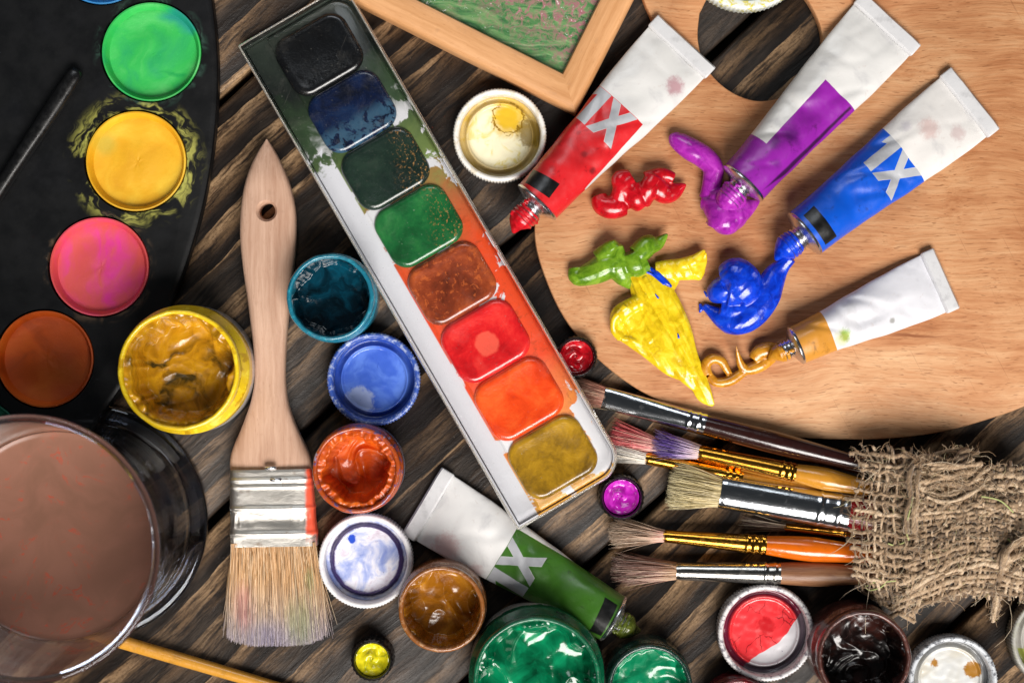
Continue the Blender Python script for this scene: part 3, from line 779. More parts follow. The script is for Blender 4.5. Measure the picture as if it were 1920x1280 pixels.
# ------------------------------------------------------------------ wooden palette
PZ=25
def build_palette():
    c=P(1500,640,PZ); t_o=[]
    pts=[(1190,-60),(1206,0),(1226,52),(1222,110),(1175,175),(1105,250),(1040,325),(1008,390),(1003,450),(1022,520),(1057,594),(1110,662),(1195,729),(1310,784),(1440,814),(1580,824),(1720,817),(1840,790),(1960,742),(2100,640),(2180,420),(2160,120),(2000,-150),(1700,-260),(1400,-240)]
    cl=smoothpath([(p[0],p[1],0) for p in pts+pts[:1]],12)[:-1]
    o=[((P(x,y,PZ)-c).x,(P(x,y,PZ)-c).y) for x,y,_ in cl][::-1]
    ar=sum(o[i-1][0]*o[i][1]-o[i][0]*o[i-1][1] for i in range(len(o)))
    if ar<0: o=o[::-1]
    hp=[(1312,25),(1309,75),(1324,125),(1365,168),(1420,189),(1478,178),(1520,140),(1541,85),(1530,30),(1490,-25),(1420,-50),(1350,-35)]
    hc=smoothpath([(p[0],p[1],0) for p in hp+hp[:1]],8)[:-1]
    h=[((P(x,y,PZ)-c).x,(P(x,y,PZ)-c).y) for x,y,_ in hc]
    ar=sum(h[i-1][0]*h[i][1]-h[i][0]*h[i-1][1] for i in range(len(h)))
    if ar<0: h=h[::-1]
    ob=[]
    for oo,rings in ((o,[(offset(o,3),0),(o,3),(o,PZ-4),(offset(o,1.3),PZ-1.2),(offset(o,4),PZ)]),(h,[(offset(h,-3),-10),(h,3),(h,PZ-4),(offset(h,-1.3),PZ-1.2),(offset(h,-4),PZ),(offset(h,-4),PZ+20)])):
        v,f=stack(rings); me=bpy.data.meshes.new('p'); me.from_pydata(v,[],f); q=bpy.data.objects.new('p',me); C.objects.link(q); ob.append(q)
    m=ob[0].modifiers.new('b','BOOLEAN'); m.operation='DIFFERENCE'; m.object=ob[1]; m.solver='EXACT'
    dg=bpy.context.evaluated_depsgraph_get(); dg.update(); ev=ob[0].evaluated_get(dg).to_mesh()
    vf=([tuple(p.co) for p in ev.vertices],[tuple(p.vertices) for p in ev.polygons])
    for q in ob: bpy.data.objects.remove(q)
    q=link('artist_palette',vf,m_palette(),loc=(c.x,c.y,0.5),auto=25)
    tag(q,'large light wooden palette with thumb hole under the paint tubes','palette')
build_palette()

# ------------------------------------------------------------------ paint tubes
SIL=m_metal('#d2d2d6',.20,.25)
TG='squeezed paint tubes'
def tube(sh,cr,label,mat,r0,w1,paint,z0=PZ,seed=0,neck=True,tipl=34,crimp=26,lift=0,crmat=None,goo=1.0,mouth=None):
    A=P(*sh,z0+r0); B=P(*cr,z0+8); d=B-A; L=math.hypot(d.x,d.y)
    t=thing('paint_tube',label,'paint tube',(A.x,A.y,z0+1),(0,0,math.atan2(d.y,d.x)),TG)
    n=64; secs=[]; K=70
    for k in range(K+1):
        u=k/K; x=u*L
        w=r0+(w1-r0)*sstep(-.05,1,u)*1.0; h=r0*.93*(1-u)**.75+4.0
        h=min(h,r0*.95)*(1-.12*math.sin(PI*u)) 
        secs.append((x,w,h,0,h,2.0-.15*u))
    def fn(p,k,a):
        u=k/K; x,y,z=p
        am=math.sin(PI*min(1,u*1.15))**.7 if u<.87 else .35
        top=max(0,math.sin(a))
        dz=am*(9*nz(x*.013+seed,y*.02)-4.5*sstep(.16,.0,abs(nz(x*.009+seed,y*.012+x*.006,5)))*.8+.35*nz(x*.06,y*.06+seed))
        dy=am*2.5*nz(x*.02+seed*2,3.0*(1 if y>0 else -1))
        return (x,y+dy,max(.3,z+dz*top))
    link('tube_body',loft(secs,n,2.0,fn=fn),mat,t,auto=60)
    # folded crimp
    hc=9
    def fnc(p,k,a): return (p[0]+1.2*nz(p[1]*.03,seed),p[1],p[2]+1.2*nz(p[1]*.03+seed,2.0))
    cs=[(L-3,w1+1,3,0,7,6),(L-1,w1+2.5,hc*.75,0,8.2,6),(L+1,w1+3,hc*.95,0,8.5,6),(L+crimp*.5,w1+3,hc*.9,0,8.4,6),(L+crimp-3,w1+3,hc*.8,0,8,6),(L+crimp,w1+2,hc*.4,0,7.5,6)]
    link('crimp',loft(cs,48,6,fn=fnc),crmat or m_plain('#cfcfd1',.3,.3),t,auto=40)
    # shoulder flange + threaded neck (lathe round x)
    zc=r0*.93+4-2; rn=r0*.52
    pr=[(0,3),(r0*.985,2),(r0*1.02,0),(r0*1.02,-3),(r0*.97,-4.5),(rn*1.25,-10),(rn*1.06,-12)]
    ne=tipl
    for q in range(int(ne/1.5)):
        x=-12-q*1.5; pr.append((rn*(.93+.085*math.cos(q*1.5/7.5*2*PI)),x))
    pr+= [(rn*.80,-12-ne),(rn*.62,-13-ne),(rn*.55,-8-ne),(0,-8-ne)]
    v,f=lathe(pr,72,axis='x'); zc=min(zc,r0*.97)
    link('neck',([(x,y,z+zc) for x,y,z in v],f),SIL,t,auto=40)
    if goo:
        g_=Msh(); x0=-12-ne
        g_.add(sweep([(x0+ne*.75*goo,2,zc,rn*.9),(x0+ne*.4,0,zc+1,rn*1.03),(x0,0,zc,rn*1.0),(x0-7,0,zc-2,rn*.8),(x0-16,-2,zc-6,rn*.45),(x0-26,-6,zc-10,rn*.12)],20))
        R2=random.Random(seed)
        for k in range(3):
            a=R2.uniform(0,2*PI); xx=x0+R2.uniform(-6,ne*.9)
            g_.add(sweep([(xx,math.cos(a)*rn*.9,zc+math.sin(a)*rn*.9,R2.uniform(2,5)),(xx+7,math.cos(a)*rn,zc+math.sin(a)*rn,R2.uniform(3,5)),(xx+13,math.cos(a+.4)*rn,zc+math.sin(a+.4)*rn,1.5)],8))
        def dp(p,no):
            k=.8*nz(p[0]*.07+seed,p[1]*.07,p[2]*.07)+.9*math.cos(p[0]/7.5*2*PI)*(1 if p[0]>x0 else 0)
            return (p[0]+no[0]*k,p[1]+no[1]*k,p[2]+no[2]*k)
        link('paint_residue',remesh(g_,1.3,3,dp),paint,t)
    return t
def m_gloss(c1,c2,c3,sz=26,rough=.22):
    g=G('fresh_oil_paint'); w=g.warp(sz*.5,sz,2)
    a=g.noise(sz,4,.6,1.2,v=w); st=g.noise(6,3,.6,.5,v=g.vm('MULTIPLY',g.mapv(rot=.9,v=w),(.2,1,1)))
    col=g.ramp(a,[(.34,c1),(.52,c2),(.72,c3)])
    return g.out(col,rough,bumps=[(a,1.0),(st,.9)],bs=.5,Coat_Weight=.25,Coat_Roughness=.14,Subsurface_Weight=.08,Subsurface_Radius=(4*S,2*S,1*S),Subsurface_Scale=1.0)
GR=m_gloss('#9c0712','#c0101e','#d42430'); GP=m_gloss('#86188c','#a62aa8','#bc46ba'); GB=m_gloss('#0527a0','#0a3ccc','#1c52de')
GO=m_gloss('#a86a14','#c48522','#d69a34'); GG=m_gloss('#4c7412','#6c9420','#88ac34'); GY=m_gloss('#c8a60e','#e6c71c','#f0da3c'); GD=m_gloss('#343e10','#525e1c','#78803a')
tube((1008,378),(1270,97),'red tube with silver lettering, lying against the frame corner',
     m_tube('#cf2026',marks=[(120,-5,10,'#6a0c12',.7),(108,-36,9,'#4a0a10',.7),(142,30,8,'#8a1016',.6),(60,20,12,'#8a1016',.5)],white=[[(76,-300),(240,-300),(240,-46),(76,-48)]],black=[(8,39),(37,46),(49,-9),(16,-13)],dark='#50080c',stain=[(330,-40,30,'#9a3050',.6)]),46,70,GR,seed=1)
tube((1395,342),(1655,55),'purple tube without lettering, above the magenta paint',
     m_tube('#8c1f9c',letters=False,Lw=239,marks=[(120,-6,26,'#3a0c50',.6),(88,8,20,'#3a0c50',.6),(60,-20,14,'#4a1060',.5)],white=[[(75,18),(300,16),(300,300),(73,300)]],dark='#2a0840'),47,70,GP,seed=2.4)
tube((1510,437),(1808,200),'bright blue tube with grey lettering on the palette',
     m_tube('#0a55cc',ly=-17,black=[(11,29),(38,31),(37,-39),(11,-38)],dark='#0a2a8c',body='#dedbd8',stain=[(300,10,34,'#b98a84',.5),(340,-30,26,'#b08a8a',.45),(270,40,18,'#a8a0b0',.4)],Lw=235),47,70,GB,seed=3.3)
tube((1494,647),(1752,531),'small tube with an ochre band and green splash, lowest on the palette',
     m_tube('#c98a34',letters=False,Lw=64,dark='#a86a20',body='#d9d9df',stain=[(88,-18,20,'#6f9a26',.95),(80,-22,26,'#c9c86a',.5),(180,-30,9,'#6a6858',.6)]),36,58,GO,seed=5.1,tipl=22,crimp=24,goo=.3)
tube((1148,1158),(813,951),'green tube with silver lettering partly under the watercolour set',
     m_tube('#3a6a1e',white=[[(77,-300),(240,-300),(240,-50),(77,-52)]],black=[(27,40),(35,-29),(8,-29),(4,36)],dark='#16300c',stain=[(330,50,44,'#c98a86',.5),(262,60,26,'#b88a86',.5)],body='#e2e1e0',Lw=236),46,70,GD,z0=0,seed=6.2,tipl=20)

# ------------------------------------------------------------------ squeezed paint on the palette
BG='heaps of squeezed paint on the palette'
def blob(name,label,cx,cy,strokes,mat,z=PZ+1,ridge=None,flat=.8,vox=1.6,sm=9,amp=1.5,fr=.03,seed=0,fat=1.0):
    c=P(cx,cy,z); m=Msh()
    for st in strokes:
        fl=flat
        if isinstance(st,tuple): st,fl=st
        pts=[]
        for p in st:
            q=P(p[0],p[1],z)-c; r=p[2]; zz=p[3] if len(p)>3 else r*fl*.75
            pts.append((q.x,q.y,zz,r))
        pts=smoothpath(pts,3.0); pts=[(a,b,cc,max(d*fat,.8)) for a,b,cc,d in pts]
        m.add(sweep(pts,18,fl))
    def dp(p,no):
        k=amp*.8*nz(p[0]*fr+seed,p[1]*fr,p[2]*fr)+amp*.12*nz(p[0]*fr*3.2+seed,p[1]*fr*3.2,p[2]*fr*2)
        if ridge:
            an,ra,rf=ridge; u_=p[0]*math.cos(an)+p[1]*math.sin(an); w_=-p[0]*math.sin(an)+p[1]*math.cos(an)
            w_+=6*nz(u_*.012,seed,3)
            k+=ra*(1-3.2*abs(nz(w_*rf,u_*.010+seed)))*max(0,no[2])
        return (p[0]+no[0]*k,p[1]+no[1]*k,p[2]+no[2]*k)
    vf=remesh(m,vox,sm,dp,floor=0.0)
    o=link('paint_blob',vf,mat,None,loc=(c.x,c.y,z))
    tag(o,label,'paint',BG); return o,c
blob('','glossy dark red twist of paint next to the red tube',1195,365,[
  [(1122,368,11),(1130,384,15),(1152,390,16),(1172,386,14)],
  [(1176,390,9,10),(1172,364,11,22),(1162,340,13,22),(1180,334,10,20)],
  [(1160,376,14,12),(1168,350,12,24),(1186,338,9,24)],
  [(1180,350,14,20),(1192,372,17,18),(1205,386,13,12)],
  [(1204,384,11,14),(1214,356,14,26),(1226,334,12,24)],
  [(1222,338,12,24),(1236,358,15,18),(1250,364,14,12),(1268,356,11,12),(1285,347,2,16)],
  [(1210,340,12,22),(1240,330,10,20),(1262,336,8,18)]],GR,flat=.95,seed=1,fat=1.36)
blob('','leaf green lump of paint touching the yellow smear',1160,490,[
  [(1080,502,13),(1084,518,16),(1110,512,20),(1135,498,24),(1150,478,20)],
  [(1128,486,20,18),(1142,468,14,26),(1154,456,6,34)],
  [(1158,460,7,34),(1156,492,20,20),(1166,518,17,14),(1182,541,3,6)],
  [(1180,474,18,24),(1190,496,22,20),(1206,488,20,16)],
  [(1192,480,18,24),(1212,462,18,22),(1232,456,12,18),(1249,440,2,26)],
  [(1150,520,14),(1172,510,16)]],GG,flat=.9,seed=2,fat=1.15,ridge=(.3,.5,.08))
yl,yc_=blob('','bright yellow smear of paint streaked with blue',1240,600,[
  ([(1186,508,9,8),(1204,560,20,10),(1238,630,26,10),(1278,690,20,9),(1306,728,9,7),(1336,760,3,6)],.55),
  ([(1196,505,12,16),(1232,545,26,14),(1266,610,26,13),(1292,670,17,12),(1318,722,11,11),(1337,759,3,8)],.55),
  ([(1182,512,5,18),(1208,570,8,20),(1252,640,9,18),(1296,706,6,14)],.9),
  ([(1206,520,5,24),(1242,580,7,24),(1280,650,7,20),(1308,712,4,14)],.9),
  ([(1228,508,16,14),(1262,506,20,16),(1294,506,20,14),(1316,516,12,8)],.6),
  ([(1270,500,14,18),(1298,490,12,20),(1318,470,3,26)],.8),
  ([(1300,514,18,12),(1317,492,7,16),(1319,474,3,22)],.7),
  ([(1255,520,20,10),(1240,550,18,12)],.6),
  ([(1212,560,14,14),(1176,578,16,18),(1160,592,17,16),(1153,615,11,12)],.8),
  ([(1172,575,9,26),(1152,596,7,26),(1150,618,7,16),(1164,632,10,12)],.9),
  ([(1160,625,12,10),(1190,632,22,9),(1220,650,24,9),(1256,686,18,8),(1282,706,10,6)],.5),
  ([(1190,600,22,10),(1225,635,24,12)],.5),([(1178,612,20,9),(1206,630,26,9),(1240,664,22,8)],.5),([(1236,640,26,9),(1270,690,20,8)],.5),([(1170,600,20,12),(1190,590,22,12),(1204,620,22,10)],.55),([(1172,618,18,10),(1186,606,20,11)],.55),
  ([(1165,634,6,16),(1192,640,6,17),(1226,664,6,14),(1268,700,5,10)],.9),
  ([(1296,708,8,8),(1316,742,11,7),(1337,760,3,5)],.5)],GY,flat=.6,seed=3,amp=.5,sm=9,vox=1.25,ridge=(-1.09,1.6,.06))
# blue streak carried on the yellow paint
m=Msh()
for st in ([(1192,504,2.5,31),(1208,502,4,33),(1228,512,5,33),(1246,530,5.5,30),(1257,538,2,27)],[(1200,508,1.5,32),(1222,516,2.6,33),(1243,534,2,30)],[(1226,552,1,29),(1232,560,1.8,28)],[(1268,625,1,26),(1270,634,2.2,26)]):
    pts=[]
    for p in st:
        q=P(p[0],p[1],PZ)-yc_; pts.append((q.x,q.y,p[3]-5,p[2]))
    m.add(sweep(smoothpath(pts,3),10,.8))
o=link('blue_streak',m,GB,yl)
# re-seat the streak on the real surface
from mathutils.bvhtree import BVHTree
bv=BVHTree.FromPolygons([tuple(v.co) for v in yl.data.vertices],[tuple(p.vertices) for p in yl.data.polygons])
n_=10; vs=o.data.vertices
for k in range(0,len(vs),n_):
    cen=sum((vs[k+j].co for j in range(n_)),Vector())/n_
    h=bv.ray_cast(Vector((cen.x,cen.y,1)),Vector((0,0,-1)))
    if h[0] is not None:
        dz=h[0].z-cen.z+S*.4
        for j in range(n_): vs[k+j].co.z+=dz
blob('','deep blue ball and tail of paint running from the blue tube',1400,550,[
  [(1352,524,22,20),(1374,520,33,28),(1388,536,34,28),(1376,552,30,24)],
  [(1332,552,14),(1344,548,20,20),(1358,540,22,26)],[(1362,540,34,20),(1386,542,34,20)],[(1350,575,20,12),(1380,580,26,14),(1410,570,24,14)],
  [(1478,484,10,34),(1462,500,14,26),(1448,520,20,20),(1432,556,25,20),(1408,588,25,19),(1378,604,22,16),(1350,596,16,12),(1318,572,5,6)],
  [(1320,572,3,10),(1336,590,6,12),(1352,606,9,10),(1368,616,10,8),(1398,608,12,10)],
  [(1312,568,3,4),(1314,580,4,4),(1310,586,2,4)],
  [(1326,556,4,12),(1318,545,2,8)]],GB,flat=.85,seed=4,amp=1.6,ridge=(.85,.4,.09),fat=1.12)
blob('','magenta worm of paint curling out of the purple tube',1340,350,[
  [(1262,252,8,12),(1268,264,15,14),(1290,280,19,17),(1314,294,19,17),(1334,314,18,17),(1334,336,17,16),(1328,362,15,14),(1320,376,12,12)],
  [(1316,380,12,12),(1328,384,17,18),(1346,400,26,26),(1354,418,30,22),(1350,432,14,12)],
  [(1340,392,22,22),(1366,404,28,22),(1388,396,20,18),(1408,386,11,14),(1423,377,2,12)],
  [(1392,372,11,36),(1374,378,19,34),(1358,386,20,28)],
  [(1334,372,14,20),(1352,372,16,30),(1372,360,14,38)]],GP,flat=.95,seed=5,amp=1.0,sm=10,fat=1.12)
blob('','ochre curl of paint with a thin peak by the small tube',1395,685,[
  [(1466,662,8,12),(1444,656,15,15),(1424,660,15,15),(1412,674,12,12)],
  [(1448,668,11,9),(1424,684,13,10),(1400,692,11,10),(1388,684,8,16),(1380,664,4,26),(1376,648,1,36)],
  [(1396,694,9,10),(1380,706,10,9),(1362,715,10,9),(1342,716,9,8),(1328,704,9,8)],
  [(1326,702,9,12),(1322,684,10,14),(1334,672,10,15),(1350,676,9,15),(1358,688,8,13),(1366,700,6,10)]],GO,flat=.85,seed=6,amp=1.0,vox=1.3,sm=4)

# ------------------------------------------------------------------ brushes
# big flat brush
def build_big_brush():
    a=P(501,262,26); b=P(517,1215,22); d=b-a; t=thing('flat_paint_brush','wide flat brush with raw wooden handle and paint-stained bristles','brush',(a.x,a.y,0),(0,0,math.atan2(d.y,d.x)))
    inv=Matrix.Rotation(-math.atan2(d.y,d.x),4,'Z')
    def loc(px,py,h=26): return inv@(P(px,py,h)-a)
    ed=[(262,499,502),(268,495,506),(282,486,515),(305,474,527),(335,463,540),(365,456,549),(400,452,555),(440,451,556),(480,454,554),(520,459,549),(560,465,545),(600,470,541),(640,475,538),(680,478,536),(715,478,536),(750,472,540),(780,462,549),(805,452,559),(830,441,571),(850,434,580),(866,432,584),(884,433,585)]
    secs=[]
    for y,l,r in ed:
        A=loc(l,y);B=loc(r,y); x=(A.x+B.x)/2; w=abs(A.y-B.y)/2
        secs.append((x,w,min(24,4+w*.55) ,(A.y+B.y)/2,27))
    # resample smoothly
    sm=smoothpath([(s_[0],s_[1],s_[2],s_[3],s_[4]) for s_ in secs],9)
    sm=[(s_[0],max(s_[1],.6),s_[2],s_[3],s_[4],3.6) for s_ in sm]
    vf=loft(sm,56,3.6)
    me=bpy.data.meshes.new('h'); me.from_pydata(vf[0],[],vf[1]); ob=bpy.data.objects.new('h',me); C.objects.link(ob)
    hl=loc(501,396,40); v,f=lathe([(0,-20),(15.5,-20),(15.5,44),(17.5,47.5),(21,52),(22,60),(0,60)],48); me=bpy.data.meshes.new('k'); me.from_pydata([(x+hl.x,y+hl.y,z) for x,y,z in v],[],f)
    bm=bmesh.new(); bm.from_mesh(me); bmesh.ops.remove_doubles(bm,verts=bm.verts,dist=.01); bmesh.ops.recalc_face_normals(bm,faces=bm.faces); bm.to_mesh(me); bm.free()
    oc=bpy.data.objects.new('k',me); C.objects.link(oc)
    m=ob.modifiers.new('b','BOOLEAN'); m.object=oc; m.operation='DIFFERENCE'; m.solver='EXACT'
    dg=bpy.context.evaluated_depsgraph_get(); dg.update(); ev=ob.evaluated_get(dg).to_mesh()
    vf=([tuple(p.co) for p in ev.vertices],[tuple(p.vertices) for p in ev.polygons]); bpy.data.objects.remove(ob); bpy.data.objects.remove(oc)
    link('handle',vf,m_wood('#a88068','#cfac95',7,.6),t,auto=38)
    # ferrule with pressed ridges
    x0=loc(509,878).x; x1=loc(515,1021).x; yc0=loc(509,878).y; yc1=loc(516,1021).y
    fs=[]; N=90
    for k in range(N+1):
        u=k/N; x=x0+(x1-x0)*u; w=75+6*u
        rr=2.6*(math.exp(-((u-.13)/.022)**2)+math.exp(-((u-.22)/.02)**2)*.6+math.exp(-((u-.50)/.025)**2)+math.exp(-((u-.83)/.03)**2))-1.6*math.exp(-((u-.66)/.07)**2)
        if u<.02: rr-=1
        fs.append((x,w+rr*.4,29+rr-1.5*u,yc0+(yc1-yc0)*u,31,5))
    def fn(p,k,a):
        u=k/N; z=p[2]
        if math.sin(a)>.2 and .56<u<.77: z+=1.1*math.cos(p[1]*.62+u*6)*math.sin((u-.56)/.21*PI)
        return (p[0],p[1],z+.8*nz(p[0]*.04,p[1]*.04))
    g=G('tinned_ferrule'); n=g.noise(10,5,.7,.3,v=g.vm('MULTIPLY',g.P,(1,.4,1))); n2=g.noise(30,4,.6,.5,off=4)
    pnt=g.m('MULTIPLY',g.st(g.m('ADD',g.Y(),g.m('MULTIPLY',n2,14)),68,75),g.st(g.m('ADD',g.X(),g.m('MULTIPLY',n2,60)),780,765))
    col=g.mix(g.st(n,.5,.72,0,.4),'#cfcbc4','#857b70'); rust=g.st(n2,.60,.72,0,.6); col=g.mix(rust,col,'#7a624a')
    col=g.mix(pnt,col,'#e0583c')
    mt=g.out(col,g.m('ADD',.3,g.m('MULTIPLY',n,.22)),metal=g.m('SUBTRACT',1.0,g.m('MAXIMUM',pnt,g.m('MULTIPLY',rust,.6))),bump=n,bd=1.2,bs=.5)
    fo=link('ferrule',loft(fs,80,5,fn=fn),mt,t,auto=60)
    for (yy,xx) in ((877,507),(899,517)):
        p=loc(xx,yy,62); q=Msh(); q.add(sweep([(p.x,p.y-12,59,1),(p.x,p.y-9,61,3.4),(p.x,p.y,62,3.8),(p.x,p.y+9,61,3.4),(p.x,p.y+12,59,1)],10)); link('rivet',q,SIL,fo)
    # hair
    xh=loc(516,1018).x; yh=loc(516,1018).y; Lh=loc(517,1212).x-xh
    Rr=random.Random(3); m=Msh(); N=2600
    for i in range(N):
        ya=Rr.uniform(-1,1); za=Rr.uniform(-1,1); 
        if Rr.random()<.4: za=Rr.uniform(.5,1)
        ll=Lh*(1-.26*Rr.random()**2.2)*(1-.10*abs(ya)**4)
        cl=nz(ya*7,za*2)*9; yb=ya*93+cl*.7+Rr.gauss(0,3.2); zb=14+za*11+Rr.gauss(0,2.5)+3*nz(ya*9,2)
        if Rr.random()<.05: yb+=Rr.gauss(0,11)
        K=7; pts=[]; bow=Rr.gauss(0,2.2)
        for k in range(K+1):
            u=k/K; s_=u**1.15
            pts.append((-4+u*(ll+4),(ya*77)*(1-s_)+yb*s_+bow*math.sin(u*PI)+.9*nz(i*1.3,u*5),max(1,(31+za*25)*(1-s_**.8)+zb*s_**.8),.95*(1-.65*u*u)))
        m.add(sweep(pts,3,1,cap=False))
    hm=m_bristle([(0,'#b98b56'),(.35,'#c79a66'),(.62,'#bfa184'),(.85,'#b3a4a6'),(1,'#b4a8b8')],Lh,patch=[(Lh*.62,-58,62,26,'#b4606a',.55),(Lh*.78,46,70,34,'#8ca05c',.5),(Lh*.35,64,40,12,'#6c8a40',.5),(Lh*.92,-20,40,50,'#8d86ac',.5)],dark='#5e4228')
    # local y: positive is the right-hand side of the picture
    link('bristles',m,hm,t,loc=(xh,yh,0),smooth=True)
build_big_brush()

def brush(label,tip,mouth,fend,hend,zs,wid,fer,han,hair,nh=420,flat=1.0,tipw=1.0,seed=0,fl_end=1.0,group='brushes tied in the burlap bundle',hw=None,rings=(.88,.94),hrad=.8,handmax=None,curve=5,tipz=None,mouthw=None):
    """tip, mouth, ferrule end, handle end in picture layout; zs = heights (mouth, ferrule end, handle end); wid=(mouth half width, ferrule end half width)"""
    M=P(*mouth,zs[0]); E=P(*hend,zs[2]); F=P(*fend,zs[1]); T=P(*tip,zs[0])
    d=E-M; yaw=math.atan2(d.y,d.x); pit=-math.atan2(d.z,math.hypot(d.x,d.y))
    t=thing('artist_brush',label,'brush',(M.x,M.y,M.z),(0,pit,yaw),group)
    Lf=(F-M).length; Lt=(E-M).length; Lh=(T-M).length
    w0,w1=wid; h0=w0*flat; h1=w1*fl_end
    secs=[]; N=70
    for k in range(N+1):
        u=k/N; s_=sstep(0,1,u); w=w0+(w1-w0)*s_; h=h0+(h1-h0)*s_
        rr=0
        for q in rings: rr+=1.6*math.exp(-((u-q)/.012)**2)-.9*math.exp(-((u-q-.02)/.012)**2)
        if u<.015: rr-=.6
        secs.append((u*Lf,w+rr,h+rr,0,0,2+ (.35 if flat<.8 else 0)*(1-u)))
    link('ferrule',loft(secs,44),fer,t,auto=60)
    hm=handmax or w1*1.12; hs=[]
    for k in range(31):
        u=k/30; w=w1*.93+(hm-w1*.93)*math.sin(min(1,u*2.2)*PI/2) if u<.45 else hm*(1-.35*(u-.45)/.55)
        hs.append((Lf-5+u*(Lt-Lf+5),w,w*min(1,fl_end*1.15 if fl_end<1 else 1),0,0))
    link('handle',loft(hs,36),han,t,auto=60)
    m=hairs(nh,Lh,w0*.92,h0*.9,w0*tipw,h0*tipw*.9,0,tipz if tipz is not None else -1,seed,hrad,curve=curve)
    v=[(-x,y,z) for x,y,z in m.v]
    o=link('bristles',([(x,y,z) for x,y,z in m.v],m.f),hair,t); o.rotation_euler=(0,0,PI)
    return t
def hairs(n,L,w0,h0,w1,h1,z0,z1,seed=0,rad=.9,jit=6,tipj=.18,curve=6,y0=0,taper=True):
    Rr=random.Random(seed+50); m=Msh()
    for i in range(n):
        a=Rr.uniform(0,2*PI); q=math.sqrt(Rr.random())
        if Rr.random()<.35: q=Rr.uniform(.9,1)
        ya,za=math.cos(a)*q,math.sin(a)*q
        ll=L*(1-tipj*Rr.random()-.12*abs(ya)*Rr.random())
        yb=ya+Rr.gauss(0,.11)+.3*nz(ya*3+seed,za*3); zb=za+Rr.gauss(0,.14); by=Rr.gauss(0,curve) if Rr.random()<.3 else Rr.gauss(0,curve*.3)
        K=6; pts=[]
        for k in range(K+1):
            u=k/K; s_=u**1.2; bel=1+.10*math.sin(u*PI)
            y=(ya*w0*(1-s_)+yb*w1*s_)*bel+by*u*u
            z=((z0+za*h0)*(1-s_)+(z1+zb*h1)*s_)*bel
            pts.append((-3+u*(ll+3),y+y0,z,rad*(1-.7*u*u)))
        m.add(sweep(pts,3,1.0,cap=False))
    return m
GOLD=m_metal('#d79a3a',.14,.15); SILV=m_metal('#cfd2d6',.10,.10); SILD=m_metal('#b9b6b0',.16,.35)
hb=lambda stops,L,**k: m_bristle(stops,L,**k)
brush('flat brush with long silver ferrule and dark brown handle, topmost of the bundle',(1068,719),(1132,745),(1322,796),(1625,872),(20,34,62),(21,19),SILV,m_plain('#2a120f',.2,.5),
      hb([(0,'#b0705c'),(.5,'#a5705e'),(1,'#4e3a34')],70),nh=520,flat=.45,tipw=.95,seed=1,handmax=20,rings=(.84,.93),hrad=.7,curve=3)
brush('slim gold ferrule brush lying under the dark brown handle',(1098,738),(1165,768),(1372,829),(1625,885),(9,14,40),(7,9),GOLD,m_plain('#6b3a1c',.3,.3),
      hb([(0,'#a8835c'),(1,'#c9b08c')],70),nh=150,tipw=.8,seed=2,rings=(.85,.93),curve=3)
brush('round brush with violet stained hair and yellow wooden handle',(1222,820),(1310,847),(1491,887),(1630,915),(26,34,62),(14,17),GOLD,m_plain('#c98a2c',.22,.4),
      hb([(0,'#d9c0c0'),(.35,'#b49ac4'),(.55,'#5a2c9c'),(1,'#4a2090')],92),nh=420,tipw=1.5,seed=3,rings=(.86,.93,.97),handmax=21,curve=8)
brush('round brush with pink stained hair lying under the violet one',(1143,802),(1240,836),(1390,872),(1625,925),(14,14,45),(12,12),GOLD,m_plain('#9a6a24',.3,.3),
      hb([(0,'#e0a8a0'),(.5,'#dc6a6c'),(1,'#d8424e')],100),nh=420,tipw=1.7,seed=4,rings=(.85,.93),curve=7)
brush('brush with soft white hair and gold ferrule behind the broad flat brush',(1128,832),(1210,858),(1392,893),(1625,940),(12,14,40),(12,12),GOLD,m_plain('#b07a28',.25,.3),
      hb([(0,'#cfc9c0'),(1,'#a8a39c')],88),nh=420,tipw=1.3,seed=5,rings=(.86,.93),curve=7)
brush('broad flat brush with cream hog hair and wide silver ferrule',(1250,910),(1351,921),(1594,964),(1760,990),(28,38,56),(31,35),SILV,m_plain('#a01420',.2,.5),
      hb([(0,'#b8a46a'),(.5,'#cdbb84'),(1,'#d8cc9c')],104,dark='#4a3c20'),nh=1300,flat=.7,tipw=1.18,seed=6,fl_end=.85,rings=(.76,.90),handmax=34,hrad=.8,curve=5)
brush('small dark haired brush half hidden under the broad flat brush',(1385,972),(1470,988),(1600,1003),(1700,1012),(8,12,30),(8,10),GOLD,m_plain('#7a4a20',.3,.3),
      hb([(0,'#6b4a34'),(1,'#4c362a')],88),nh=160,tipw=1.6,seed=7,curve=7)
def gold_worn():
    return m_metal('#d79a3a',.14,.75)
brush('brush with tan hair, worn gold ferrule and bright orange handle',(1138,999),(1243,1004),(1436,1019),(1640,1040),(18,24,46),(12,18),gold_worn(),m_plain('#d8670e',.18,.5),
      hb([(0,'#cf9484'),(.25,'#b99478'),(1,'#a08468')],106,dark='#3c2a1c'),nh=560,tipw=2.0,seed=8,rings=(.82,.89,.96),handmax=23,curve=6)
brush('brush with reddish brown hair, silver ferrule and natural wood handle, lowest of the bundle',(1143,1063),(1268,1070),(1462,1074),(1640,1078),(18,22,40),(17,21),SILD,m_wood('#7c5136','#b98a62',7,.4),
      hb([(0,'#a87c50'),(.3,'#94624c'),(1,'#7a5448')],122,dark='#2c1c14'),nh=560,tipw=1.35,seed=9,rings=(.86,.95),handmax=23,curve=7)

